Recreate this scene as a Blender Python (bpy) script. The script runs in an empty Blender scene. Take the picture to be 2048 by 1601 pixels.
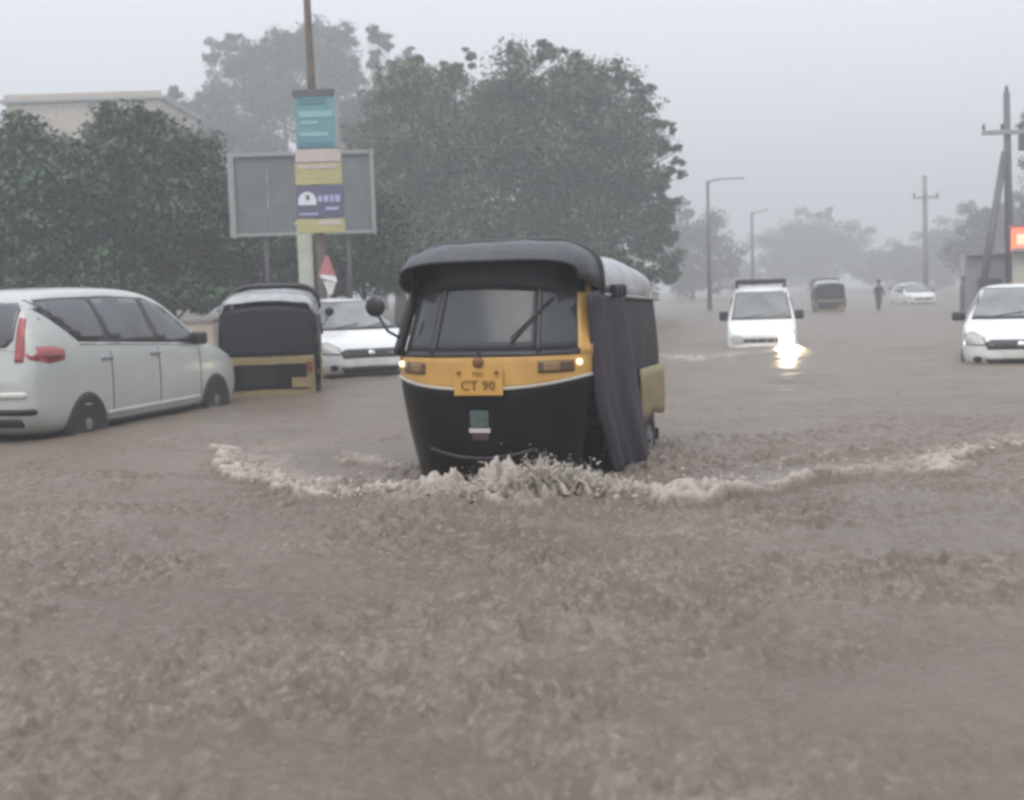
import bpy, bmesh, math, random
import numpy as np
from mathutils import Vector, Matrix, Euler
from mathutils.bvhtree import BVHTree
R = math.radians
rng = np.random.default_rng(7)
random.seed(7)
S = bpy.context.scene
C = S.collection

# ------------------------------------------------------------------ camera
CAM_H, F = 1.25, 2500.0
cd = bpy.data.cameras.new('camera'); cam = bpy.data.objects.new('camera', cd); C.objects.link(cam)
cd.sensor_width = 36.0; cd.lens = F / 2048 * 36.0
cd.clip_start = 0.05; cd.clip_end = 3000
CR = Matrix.Rotation(R(90 - 4.85), 3, 'X') @ Matrix.Rotation(R(-1.8), 3, 'Z')
cam.matrix_world = Matrix.Translation((0, 0, CAM_H)) @ CR.to_4x4()
cd.dof.use_dof = True; cd.dof.focus_distance = 9.5; cd.dof.aperture_fstop = 2.4
S.camera = cam
def ray(px, py): return CR @ Vector(((px - 1024) / F, -(py - 800.5) / F, -1))
def at(px, py, Y):                       # point at distance Y along the road seen at this place of the photograph
    d = ray(px, py); k = Y / d.y
    return Vector((d.x * k, Y, CAM_H + d.z * k))
def onwater(px, py):
    d = ray(px, py); k = -CAM_H / d.z
    return Vector((d.x * k, d.y * k, 0))

# ------------------------------------------------------------------ world, sun, exposure
W = bpy.data.worlds.new('World'); S.world = W; W.use_nodes = True
nt = W.node_tree; bg = nt.nodes['Background']
sky = nt.nodes.new('ShaderNodeTexSky'); sky.sky_type = 'NISHITA'; sky.sun_disc = False
SUN_EL, SUN_ROT = R(58), R(200)
sky.sun_elevation = SUN_EL; sky.sun_rotation = SUN_ROT
sky.air_density = 1.0; sky.dust_density = 4.0; sky.ozone_density = 1.0
hs = nt.nodes.new('ShaderNodeHueSaturation'); hs.inputs['Saturation'].default_value = 0.12
mx = nt.nodes.new('ShaderNodeMix'); mx.data_type = 'RGBA'; mx.inputs[0].default_value = 0.75
mx.inputs[7].default_value = (7.6, 7.9, 8.5, 1)      # overcast cloud, even and faintly blue
nt.links.new(sky.outputs[0], hs.inputs['Color']); nt.links.new(hs.outputs[0], mx.inputs[6])
# an overcast dome: brighter overhead than at the horizon
tcw = nt.nodes.new('ShaderNodeTexCoord'); sp = nt.nodes.new('ShaderNodeSeparateXYZ'); mr = nt.nodes.new('ShaderNodeMapRange')
mr.inputs[1].default_value = 0; mr.inputs[2].default_value = 1; mr.inputs[3].default_value = .72; mr.inputs[4].default_value = 1.30
vm = nt.nodes.new('ShaderNodeVectorMath'); vm.operation = 'SCALE'
nt.links.new(tcw.outputs['Generated'], sp.inputs[0]); nt.links.new(sp.outputs['Z'], mr.inputs[0]); nt.links.new(mr.outputs[0], vm.inputs['Scale'])
nt.links.new(mx.outputs[2], vm.inputs[0]); nt.links.new(vm.outputs[0], bg.inputs['Color'])
bg.inputs['Strength'].default_value = 0.149
sl = bpy.data.lights.new('sun', 'SUN'); sl.energy = 0.85; sl.angle = R(40); sl.color = (1, .97, .93)
so = bpy.data.objects.new('sun', sl); C.objects.link(so)
so.rotation_euler = Euler((R(32), 0, R(-20)), 'XYZ')
S.view_settings.view_transform = 'Standard'; S.view_settings.look = 'None'
S.view_settings.exposure = 0.28; S.view_settings.gamma = 1.0; S.view_settings.use_curve_mapping = False
S.render.engine = 'CYCLES'
cy = S.cycles
cy.use_denoising = True; cy.max_bounces = 6; cy.volume_bounces = 2; cy.transparent_max_bounces = 12
cy.diffuse_bounces = 3; cy.glossy_bounces = 3; cy.sample_clamp_indirect = 6.0
cy.pixel_filter_type = 'BLACKMAN_HARRIS'; cy.filter_width = 3.2
HAZE = 0.0061

# ------------------------------------------------------------------ materials
def mat(name, col, rough=.5, metal=0.0, vary=0.0, vscale=6.0, bump=0.0, bscale=40.0, spec=.5, coat=0.0, emit=None, estr=0, island=0.0):
    m = bpy.data.materials.new(name); m.use_nodes = True
    n = m.node_tree.nodes; l = m.node_tree.links; p = n['Principled BSDF']
    p.inputs['Base Color'].default_value = (*col, 1); p.inputs['Roughness'].default_value = rough
    p.inputs['Metallic'].default_value = metal; p.inputs['Specular IOR Level'].default_value = spec
    p.inputs['Coat Weight'].default_value = coat; p.inputs['Coat Roughness'].default_value = .12
    if vary or island:
        tc = n.new('ShaderNodeTexCoord'); h = n.new('ShaderNodeHueSaturation'); h.inputs['Color'].default_value = (*col, 1)
        last = None
        if vary:
            t = n.new('ShaderNodeTexNoise'); t.inputs['Scale'].default_value = vscale; t.inputs['Detail'].default_value = 5
            l.new(tc.outputs['Object'], t.inputs['Vector'])
            r = n.new('ShaderNodeMapRange'); r.inputs[1].default_value = .3; r.inputs[2].default_value = .7
            r.inputs[3].default_value = 1 - vary; r.inputs[4].default_value = 1 + vary
            l.new(t.outputs['Fac'], r.inputs[0]); last = r.outputs[0]
        if island:
            g = n.new('ShaderNodeNewGeometry')
            r2 = n.new('ShaderNodeMapRange'); r2.inputs[3].default_value = 1 - island; r2.inputs[4].default_value = 1 + island
            l.new(g.outputs['Random Per Island'], r2.inputs[0])
            if last:
                mm = n.new('ShaderNodeMath'); mm.operation = 'MULTIPLY'; l.new(last, mm.inputs[0]); l.new(r2.outputs[0], mm.inputs[1]); last = mm.outputs[0]
            else: last = r2.outputs[0]
            r3 = n.new('ShaderNodeMapRange'); r3.inputs[3].default_value = .48; r3.inputs[4].default_value = .52
            l.new(g.outputs['Random Per Island'], r3.inputs[0]); l.new(r3.outputs[0], h.inputs['Hue'])
        l.new(last, h.inputs['Value']); l.new(h.outputs[0], p.inputs['Base Color'])
    if bump:
        tc = n.new('ShaderNodeTexCoord'); t = n.new('ShaderNodeTexNoise'); t.inputs['Scale'].default_value = bscale; t.inputs['Detail'].default_value = 4
        l.new(tc.outputs['Object'], t.inputs['Vector']); b = n.new('ShaderNodeBump'); b.inputs['Strength'].default_value = bump; b.inputs['Distance'].default_value = .02
        l.new(t.outputs['Fac'], b.inputs['Height']); l.new(b.outputs[0], p.inputs['Normal'])
    if emit:
        p.inputs['Emission Color'].default_value = (*emit, 1); p.inputs['Emission Strength'].default_value = estr
    return m
def glass(name, tint, clear=.5, film=(.10, .105, .11)):
    """wet window glass: part see-through, part grey film with reflected sky painted in, glossy on top"""
    m = bpy.data.materials.new(name); m.use_nodes = True
    n = m.node_tree.nodes; l = m.node_tree.links; n.remove(n['Principled BSDF'])
    out = n['Material Output']; tr = n.new('ShaderNodeBsdfTransparent'); tr.inputs[0].default_value = (*tint, 1)
    df = n.new('ShaderNodeBsdfDiffuse'); df.inputs[0].default_value = (*film, 1)  # grey diffuse part imitates sky and haze reflected in the pane
    gl = n.new('ShaderNodeBsdfGlossy'); gl.inputs['Roughness'].default_value = .08
    a = n.new('ShaderNodeMixShader'); a.inputs[0].default_value = 1 - clear; l.new(tr.outputs[0], a.inputs[1]); l.new(df.outputs[0], a.inputs[2])
    fr = n.new('ShaderNodeFresnel'); fr.inputs[0].default_value = 1.5
    b = n.new('ShaderNodeMixShader'); l.new(fr.outputs[0], b.inputs[0]); l.new(a.outputs[0], b.inputs[1]); l.new(gl.outputs[0], b.inputs[2])
    l.new(b.outputs[0], out.inputs['Surface']); return m

M = dict(
    white=mat('white_car_paint', (.72, .73, .72), .22, vary=.05, vscale=3, coat=.5),
    pearl=mat('pearl_car_paint', (.42, .435, .415), .25, vary=.05, vscale=3, coat=.5),
    blackpaint=mat('black_vehicle_paint', (.007, .0065, .0072), .32, vary=.35, vscale=7, bump=.05, spec=.16),
    yellow=mat('yellow_rickshaw_paint', (.50, .285, .075), .38, vary=.12, vscale=6, bump=.03),
    oldyellow=mat('faded_yellow_paint', (.24, .182, .082), .45, vary=.18, vscale=6),
    fabric=mat('black_canopy_cloth', (.032, .034, .040), .38, vary=.3, vscale=5, bump=.7, bscale=7),
    sheenroof=mat('wet_sky_sheen_canopy', (.30, .305, .315), .2, vary=.25, vscale=7, bump=.2, bscale=14),  # pale base colour paints the sky's reflection on wet black cloth
    curtain=mat('purple_grey_tarpaulin', (.026, .020, .030), .55, vary=.3, vscale=6, bump=.4, bscale=14, spec=.3),
    darkfab=mat('dark_side_cloth', (.014, .014, .017), .5, vary=.25, vscale=8, bump=.3, bscale=16, spec=.25),
    rubber=mat('tyre_rubber', (.02, .02, .02), .6, vary=.2), trim=mat('black_trim', (.02, .02, .022), .4),
    alloy=mat('wheel_alloy', (.20, .205, .205), .45, .4, vary=.1), steel=mat('grey_steel', (.30, .31, .32), .4, .5, vary=.15),
    beigetrim=mat('dull_pale_trim', (.40, .375, .34), .4, vary=.15), whitetrim=mat('pale_trim', (.62, .60, .56), .35, vary=.08),
    lens=mat('lamp_lens', (.45, .44, .42), .12, vary=.2, vscale=30), darklens=mat('dark_lamp_housing', (.09, .055, .02), .2, vary=.3, vscale=25),
    red=mat('red_tail_lens', (.34, .06, .062), .22, vary=.3, vscale=12, coat=.4), redpaint=mat('red_paint', (.42, .15, .16), .45, vary=.15),
    darkred=mat('dark_red_lens', (.16, .025, .03), .2), sticker=mat('dull_green_sticker', (.07, .10, .095), .5, vary=.3, vscale=25),
    cream=mat('white_sticker', (.5, .48, .46), .5, vary=.1), maroon=mat('maroon_sticker', (.08, .03, .035), .5),
    plate=mat('yellow_number_plate', (.55, .30, .06), .4, vary=.08), ink=mat('dark_plate_letters', (.17, .08, .02), .5),
    winglass=mat('dark_window_glass', (.075, .078, .088), .06, spec=.6, vary=.25, vscale=2.5),  # base colour lightened to imitate reflections in the windows
    wsglass=mat('pale_windscreen_glass', (.17, .185, .185), .07, spec=.6, vary=.25, vscale=3),
    autoglass=glass('rickshaw_windscreen', (.55, .58, .58), .42, (.07, .076, .08)),
    chrome=mat('chrome', (.55, .55, .55), .2, .9), seat=mat('seat_rexine', (.03, .025, .025), .5, vary=.2),
    lit=mat('lit_small_lamp', (.9, .8, .6), .3, emit=(1, .70, .42), estr=1.1),
    head=mat('lit_headlamp', (1, .9, .7), .3, emit=(1, .86, .58), estr=34),
    concrete=mat('weathered_concrete', (.25, .245, .235), .8, vary=.2, vscale=5, bump=.2),
    polegrey=mat('dark_pole_paint', (.10, .10, .11), .5, .2, vary=.2), brownpole=mat('rusty_pole_paint', (.11, .085, .07), .6, vary=.3),
    palepost=mat('pale_post_paint', (.50, .53, .44), .6, vary=.12, vscale=5),
    teal=mat('teal_advert', (.13, .28, .31), .45, vary=.1, vscale=4), tealpale=mat('pale_teal_print', (.25, .44, .44), .45),
    tealdeep=mat('deep_teal_print', (.08, .19, .24), .45),
    advyellow=mat('yellow_advert', (.40, .37, .17), .45, vary=.08, vscale=5), advpink=mat('pale_pink_advert', (.50, .42, .40), .5, vary=.08),
    navy=mat('navy_advert', (.095, .095, .16), .45, vary=.1), lilac=mat('lilac_print', (.40, .38, .60), .45), advwhite=mat('white_print', (.66, .66, .70), .5),
    sheet=mat('grey_hoarding_sheet', (.14, .147, .154), .55, vary=.15, vscale=2), frame=mat('pale_frame_paint', (.27, .285, .275), .5, vary=.1),
    wallp=mat('beige_plaster', (.42, .36, .29), .85, vary=.2, vscale=2.5, bump=.2), wallgrey=mat('grimy_plaster', (.22, .20, .175), .9, vary=.25, vscale=2.5, bump=.2),
    shopwall=mat('pale_shop_wall', (.48, .46, .40), .8, vary=.15, vscale=2), stall=mat('grey_stall_sheet', (.22, .23, .24), .6, vary=.2, vscale=3),
    dark=mat('dark_opening', (.03, .03, .035), .8), bark=mat('bark', (.07, .055, .04), .9, vary=.3, vscale=5, bump=.5, bscale=12),
    leafdark=mat('dark_green_leaves', (.044, .108, .034), .5, island=.22, vary=.35, vscale=.7),
    leafmid=mat('mid_green_leaves', (.066, .135, .042), .5, island=.3, vary=.35, vscale=.5),
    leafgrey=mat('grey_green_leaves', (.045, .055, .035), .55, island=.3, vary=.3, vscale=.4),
    leafyellow=mat('yellow_green_leaves', (.095, .150, .036), .5, island=.3, vary=.3, vscale=.6),
    skin=mat('skin', (.16, .09, .06), .6), cloth=mat('dark_wet_clothes', (.06, .055, .06), .7), cloth2=mat('grey_wet_clothes', (.12, .11, .115), .7),
    signglow=mat('glowing_red_sign', (.8, .2, .1), .4, emit=(1, .20, .10), estr=.8),
    signglow2=mat('glowing_sign_letters', (.9, .6, .4), .4, emit=(1, .40, .28), estr=1.0),
)

# ------------------------------------------------------------------ builders
def put(name, verts, faces, m, parent=None, smooth=False, mats=None, idx=None):
    me = bpy.data.meshes.new(name); me.from_pydata([tuple(v) for v in verts], [], faces)
    for k in (mats or [m]): me.materials.append(k)
    if idx is not None: me.polygons.foreach_set('material_index', idx)
    if smooth: me.polygons.foreach_set('use_smooth', [True] * len(me.polygons))
    me.update()
    o = bpy.data.objects.new(name, me); C.objects.link(o)
    if parent: o.parent = parent
    return o
def bput(name, bm, m, parent=None, smooth=False, autosm=False):
    bmesh.ops.recalc_face_normals(bm, faces=bm.faces)
    me = bpy.data.meshes.new(name); bm.to_mesh(me); bm.free()
    for k in (m if isinstance(m, (list, tuple)) else [m]): me.materials.append(k)
    if smooth: me.polygons.foreach_set('use_smooth', [True] * len(me.polygons))
    o = bpy.data.objects.new(name, me); C.objects.link(o)
    if parent: o.parent = parent
    return o
def tag(o, label=None, cat=None, group=None, kind=None):
    if label: o['label'] = label
    if cat: o['category'] = cat
    if group: o['group'] = group
    if kind: o['kind'] = kind
    return o
def thing(name, label, cat, loc, rz=0, group=None):
    o = bpy.data.objects.new(name, None); C.objects.link(o); o.location = loc; o.rotation_euler = (0, 0, rz)
    o.empty_display_size = .2
    return tag(o, label, cat, group)
def kids(o): return [c for c in bpy.data.objects if c.parent == o]
def copy_tree(o, parent=None):
    c = o.copy(); C.objects.link(c); c.parent = parent
    for ch in kids(o): copy_tree(ch, c)
    return c
def box(bm, c, s, bevel=.01, rot=None, seg=2):
    mtx = Matrix.Translation(c) @ (rot.to_4x4() if rot else Matrix()) @ Matrix.Diagonal((*s, 1))
    r = bmesh.ops.create_cube(bm, size=1, matrix=mtx)
    if bevel:
        es = list({e for v in r['verts'] for e in v.link_edges})
        bmesh.ops.bevel(bm, geom=es, offset=bevel, segments=seg, affect='EDGES', profile=.5)
def tube(bm, pts, rad, n=10, cap=True):
    pts = [Vector(p) for p in pts]; rs = rad if isinstance(rad, (list, tuple)) else [rad] * len(pts)
    rings = []; up = None
    for i, p in enumerate(pts):
        t = (pts[min(i + 1, len(pts) - 1)] - pts[max(i - 1, 0)]).normalized()
        if up is None: up = Vector((0, 0, 1)) if abs(t.z) < .9 else Vector((1, 0, 0))
        a = t.cross(up).normalized(); b = a.cross(t).normalized(); up = b
        rings.append([bm.verts.new(p + (a * math.cos(2 * math.pi * k / n) + b * math.sin(2 * math.pi * k / n)) * rs[i]) for k in range(n)])
    for i in range(len(rings) - 1):
        for k in range(n): bm.faces.new((rings[i][k], rings[i][(k + 1) % n], rings[i + 1][(k + 1) % n], rings[i + 1][k]))
    if cap: bm.faces.new(rings[0][::-1]); bm.faces.new(rings[-1])
def lathe(bm, prof, c, axis='Y', n=28):          # prof: (radius, along axis)
    rings = []
    for r, h in prof:
        rr = []
        for k in range(n):
            a = 2 * math.pi * k / n; u, v = r * math.cos(a), r * math.sin(a)
            p = {'Y': (u, h, v), 'X': (h, u, v), 'Z': (u, v, h)}[axis]
            rr.append(bm.verts.new(Vector(c) + Vector(p)))
        rings.append(rr)
    for i in range(len(rings) - 1):
        for k in range(n): bm.faces.new((rings[i][k], rings[i][(k + 1) % n], rings[i + 1][(k + 1) % n], rings[i + 1][k]))
    for r in (rings[0], rings[-1]):
        try: bm.faces.new(r)
        except Exception: pass
def sheet(P, nu, nv, thick):
    """a solid sheet over the surface P(u, v), its thickness laid inward"""
    g = np.array([[P(i / nu, j / nv) for j in range(nv + 1)] for i in range(nu + 1)], float)
    du = np.gradient(g, axis=0); dv = np.gradient(g, axis=1)
    nrm = np.cross(du, dv); nrm /= np.maximum(np.linalg.norm(nrm, axis=2, keepdims=True), 1e-9)
    h = g - nrm * thick
    bm = bmesh.new()
    A = [[bm.verts.new(g[i, j]) for j in range(nv + 1)] for i in range(nu + 1)]
    B = [[bm.verts.new(h[i, j]) for j in range(nv + 1)] for i in range(nu + 1)]
    for i in range(nu):
        for j in range(nv):
            bm.faces.new((A[i][j], A[i + 1][j], A[i + 1][j + 1], A[i][j + 1]))
            bm.faces.new((B[i][j], B[i][j + 1], B[i + 1][j + 1], B[i + 1][j]))
    for i in range(nu):
        for j in (0, nv): bm.faces.new((A[i][j], A[i + 1][j], B[i + 1][j], B[i][j]))
    for j in range(nv):
        for i in (0, nu): bm.faces.new((A[i][j], A[i][j + 1], B[i][j + 1], B[i][j]))
    return bm
def text_mesh(name, s, size, m, parent, mtx, depth=.002):
    cu = bpy.data.curves.new(name, 'FONT'); cu.body = s; cu.size = size; cu.extrude = depth; cu.align_x = 'CENTER'; cu.align_y = 'CENTER'; cu.resolution_u = 2
    t = bpy.data.objects.new(name + '_src', cu); C.objects.link(t)
    dg = bpy.context.evaluated_depsgraph_get(); me = bpy.data.meshes.new_from_object(t.evaluated_get(dg))
    bpy.data.objects.remove(t); bpy.data.curves.remove(cu)
    me.transform(mtx); me.materials.clear(); me.materials.append(m)
    o = bpy.data.objects.new(name, me); C.objects.link(o); o.parent = parent; return o

# numpy noise
def _hash(i, j, s):
    h = (i.astype(np.int64) * 374761393 + j.astype(np.int64) * 668265263 + s * 1442695041) & 0x7fffffff
    h = ((h ^ (h >> 13)) * 1274126177) & 0x7fffffff
    return ((h ^ (h >> 16)) & 0xffff) / 65535.0
def vnoise(x, y, s=0):
    i = np.floor(x); j = np.floor(y); u = x - i; v = y - j
    u = u * u * u * (u * (u * 6 - 15) + 10); v = v * v * v * (v * (v * 6 - 15) + 10)
    return ((_hash(i, j, s) * (1 - u) + _hash(i + 1, j, s) * u) * (1 - v) + (_hash(i, j + 1, s) * (1 - u) + _hash(i + 1, j + 1, s) * u) * v) * 2 - 1
def fbm(x, y, s=0, o=4, gain=.5):
    t = 0; a = 1
    for k in range(o):
        c, n_ = math.cos(.7 * k + .3), math.sin(.7 * k + .3); f = 2.03 ** k
        t = t + a * vnoise((x * c - y * n_) * f, (x * n_ + y * c) * f, s + 17 * k); a *= gain
    return t
def sstep(a, b, x): t = np.clip((x - a) / (b - a), 0, 1); return t * t * (3 - 2 * t)

# ------------------------------------------------------------------ ground under the flood
def ground_z(x, y):
    z = -0.42 + 0.30 * np.exp(-((x - .1) ** 2 / 6 + (y - 9.5) ** 2 / 14))
    z = z + .12 * np.exp(-((x + 3.7) ** 2 / 8 + (y - 14.5) ** 2 / 18))
    left = sstep(30, 34, y) * sstep(5.5, 3.0, x - .10 * np.maximum(y - 34, 0))
    right = sstep(36, 40, y) * sstep(.40, .43, (x - 0) / np.maximum(y, 1)) * 1.0
    return z + .55 * np.maximum(left, right)
gx = np.concatenate([np.linspace(-220, -30, 20), np.linspace(-28, 40, 69), np.linspace(44, 220, 20)])
gy = np.concatenate([np.linspace(-15, 60, 76), np.linspace(64, 420, 40)])
GX, GY = np.meshgrid(gx, gy); GZ = ground_z(GX, GY) + .03 * vnoise(GX * .8, GY * .8, 3)
def grid_faces(ny, nx):
    a = (np.arange(ny - 1)[:, None] * nx + np.arange(nx - 1)[None, :]).ravel()
    return np.stack([a, a + 1, a + nx + 1, a + nx], 1)
def grid_mesh(name, X, Y, Z, m):
    ny, nx = X.shape; me = bpy.data.meshes.new(name); f = grid_faces(ny, nx)
    me.vertices.add(nx * ny); me.vertices.foreach_set('co', np.stack([X, Y, Z], -1).astype(np.float32).ravel())
    me.loops.add(f.size); me.loops.foreach_set('vertex_index', f.ravel().astype(np.int32))
    me.polygons.add(len(f)); me.polygons.foreach_set('loop_start', np.arange(0, f.size, 4, dtype=np.int32))
    me.polygons.foreach_set('use_smooth', np.ones(len(f), bool))
    me.update(); me.validate(); me.materials.append(m)
    o = bpy.data.objects.new(name, me); C.objects.link(o); return o
tag(grid_mesh('ground', GX, GY, GZ, mat('muddy_ground', (.10, .085, .065), .9, vary=.3, vscale=.8, bump=.3, bscale=6)), 'muddy verge and road bed under the flood', kind='structure')

# ------------------------------------------------------------------ flood water
def water_mat():
    m = bpy.data.materials.new('muddy_flood_water'); m.use_nodes = True
    n = m.node_tree.nodes; l = m.node_tree.links; p = n['Principled BSDF']
    tc = n.new('ShaderNodeTexCoord')
    a = n.new('ShaderNodeTexNoise'); a.inputs['Scale'].default_value = .9; a.inputs['Detail'].default_value = 6
    l.new(tc.outputs['Object'], a.inputs['Vector'])
    cr = n.new('ShaderNodeValToRGB'); cr.color_ramp.elements[0].position = .3; cr.color_ramp.elements[1].position = .72
    cr.color_ramp.elements[0].color = (.132, .1035, .081, 1); cr.color_ramp.elements[1].color = (.176, .139, .110, 1)
    l.new(a.outputs['Fac'], cr.inputs[0])
    at_ = n.new('ShaderNodeAttribute'); at_.attribute_name = 'foam'
    mxx = n.new('ShaderNodeMix'); mxx.data_type = 'RGBA'; mxx.inputs[7].default_value = (.46, .405, .355, 1)
    fn = n.new('ShaderNodeTexNoise'); fn.inputs['Scale'].default_value = 1; fn.inputs['Detail'].default_value = 4; fn.inputs['Roughness'].default_value = .62
    mp = n.new('ShaderNodeMapping'); mp.inputs['Scale'].default_value = (30, 17, 30); l.new(tc.outputs['Object'], mp.inputs[0]); l.new(mp.outputs[0], fn.inputs['Vector'])
    fr_ = n.new('ShaderNodeMapRange'); fr_.inputs[1].default_value = .52; fr_.inputs[2].default_value = .80; fr_.inputs[3].default_value = 0; fr_.inputs[4].default_value = .42; l.new(fn.outputs['Fac'], fr_.inputs[0])
    iv = n.new('ShaderNodeAttribute'); iv.attribute_name = 'patch'
    fm = n.new('ShaderNodeMath'); fm.operation = 'MULTIPLY_ADD'; fm.use_clamp = True; l.new(fr_.outputs[0], fm.inputs[0]); l.new(iv.outputs['Fac'], fm.inputs[1]); l.new(at_.outputs['Fac'], fm.inputs[2])
    l.new(fm.outputs[0], mxx.inputs[0]); l.new(cr.outputs[0], mxx.inputs[6]); l.new(mxx.outputs[2], p.inputs['Base Color'])
    rr = n.new('ShaderNodeMapRange'); rr.inputs[3].default_value = .25; rr.inputs[4].default_value = .55
    l.new(at_.outputs['Fac'], rr.inputs[0])
    cr2 = n.new('ShaderNodeAttribute'); cr2.attribute_name = 'calm'; mad = n.new('ShaderNodeMath'); mad.operation = 'MULTIPLY_ADD'; mad.inputs[1].default_value = .16
    l.new(cr2.outputs['Fac'], mad.inputs[0]); l.new(rr.outputs[0], mad.inputs[2]); l.new(mad.outputs[0], p.inputs['Roughness'])
    p.inputs['IOR'].default_value = 1.33
    b1 = n.new('ShaderNodeTexNoise'); b1.inputs['Scale'].default_value = 34; b1.inputs['Detail'].default_value = 5; b1.inputs['Roughness'].default_value = .6
    b2 = n.new('ShaderNodeTexNoise'); b2.inputs['Scale'].default_value = 2.2; b2.inputs['Detail'].default_value = 4
    l.new(tc.outputs['Object'], b1.inputs['Vector']); l.new(tc.outputs['Object'], b2.inputs['Vector'])
    u1 = n.new('ShaderNodeBump'); u1.inputs['Strength'].default_value = 1.0; u1.inputs['Distance'].default_value = .018
    u2 = n.new('ShaderNodeBump'); u2.inputs['Strength'].default_value = .5; u2.inputs['Distance'].default_value = .06
    ca = n.new('ShaderNodeAttribute'); ca.attribute_name = 'calm'
    k1 = n.new('ShaderNodeMapRange'); k1.inputs[3].default_value = 1.0; k1.inputs[4].default_value = .30; l.new(ca.outputs['Fac'], k1.inputs[0]); l.new(k1.outputs[0], u1.inputs['Strength'])
    k2 = n.new('ShaderNodeMapRange'); k2.inputs[3].default_value = .5; k2.inputs[4].default_value = .22; l.new(ca.outputs['Fac'], k2.inputs[0]); l.new(k2.outputs[0], u2.inputs['Strength'])
    l.new(b1.outputs['Fac'], u1.inputs['Height']); l.new(b2.outputs['Fac'], u2.inputs['Height']); l.new(u1.outputs[0], u2.inputs['Normal']); l.new(u2.outputs[0], p.inputs['Normal'])
    return m
def graded(start, step, grow, end):
    v = [start]
    while v[-1] < end: v.append(v[-1] + step); step *= grow
    return np.array(v)
wy = np.concatenate([np.linspace(-12, 2.2, 24)[:-1], np.arange(2.2, 6.6, .0165), np.arange(6.6, 9.4, .0125), np.arange(9.4, 11.5, .018), graded(11.5, .0185, 1.017, 410)])
wxp = np.concatenate([np.arange(0, 2.3, .0145), np.arange(2.3, 3.4, .019), graded(3.4, .0215, 1.028, 215)])
wx = np.concatenate([-wxp[::-1][:-1], wxp])
X, Y = np.meshgrid(wx, wy)
H = .016 * fbm(X * 1.3, Y * 2.0, 1, 3) * sstep(1, 4, Y)
near = sstep(16, 6, Y)
chop = fbm(X * 5.2 + .35 * vnoise(X * 2, Y * 2, 5), Y * 5.6, 11, 2, .55)
pit = np.abs(fbm(X * 14, Y * 13, 23, 2, .6))
spk = np.maximum(0, vnoise(X * 22 + .5 * chop, Y * 14, 31)) ** 2 * np.clip(.75 + .7 * fbm(X * 1.9, Y * 1.9, 37, 2), 0, 1.6)
spk2 = np.maximum(0, vnoise(X * 28, Y * 26 + .3 * chop, 33)) ** 2
patch = .35 + .9 * sstep(-.7, .7, fbm(X * .75 + 4, Y * 1.3, 171, 3)); patch = patch * (1 - .55 * sstep(.2, 1.4, X) * sstep(4.6, 3.6, Y))
H += near * patch * (.0125 * chop - .016 * pit + .036 * spk + .034 * spk2)
H += (1 - near) * .010 * fbm(X * 2.2, Y * 3.4, 41, 3)
# drifting swells crossing the road on the left and the far right
q = (Y - 8.2) + .55 * (X + 2.5)
H += .042 * np.sin(q * 4.3 + 1.2 * vnoise(X * .8, Y * .8, 61)) * sstep(-1.0, -2.4, X) * sstep(12.5, 9.5, Y) * sstep(5.5, 7.5, Y)
q2 = Y - .25 * X + .25 * vnoise(X * .9, Y * .9, 161)
H += .014 * np.sin(q2 * 7.5) * sstep(.3, 1.2, X) * sstep(5.2, 4.2, Y)
H += .05 * np.exp(-((Y - 23.2) / .35) ** 2) * sstep(6.5, 7.0, X) * sstep(8.4, 7.8, X)
bub = fbm(X * 19 + .5 * chop, Y * 12, 141, 3, .65); foam = near * patch * (.12 * sstep(.0, 1.1, bub) + .05 * sstep(-.2, .8, fbm(X * 1.6, Y * 2.2, 151, 3)))
def seg_dist(pts):
    best = np.full(X.shape, 9e9); sgn = np.zeros_like(X); tpar = np.zeros_like(X); L = 0
    ln = [(pts[i + 1] - pts[i]).length for i in range(len(pts) - 1)]; tot = sum(ln)
    for i in range(len(pts) - 1):
        a, b = pts[i], pts[i + 1]; dx, dy = b.x - a.x, b.y - a.y; d2 = dx * dx + dy * dy
        t = np.clip(((X - a.x) * dx + (Y - a.y) * dy) / d2, 0, 1)
        ex = X - a.x - t * dx; ey = Y - a.y - t * dy; d = np.hypot(ex, ey)
        s = np.sign(dx * ey - dy * ex); k = d < best
        best = np.where(k, d, best); sgn = np.where(k, s, sgn); tpar = np.where(k, (L + t * ln[i]) / tot, tpar); L += ln[i]
    return best * np.where(sgn == 0, 1, sgn), tpar
H += near * .010 * fbm(X * 1.1, Y * 3.6 - .8 * X, 181, 3)
wxx, wyy = X + .05 * fbm(X * 7, Y * 7, 63, 2), Y + .05 * fbm(X * 7, Y * 7, 67, 2)
lump = .8 - 1.5 * np.abs(fbm(wxx * 5.5, wyy * 5.5, 71, 4, .62)); lump2 = fbm(wxx * 21, wyy * 21, 83, 2, .7); rag = fbm(X * 2.4, Y * 2.4, 97, 3, .6)
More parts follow.
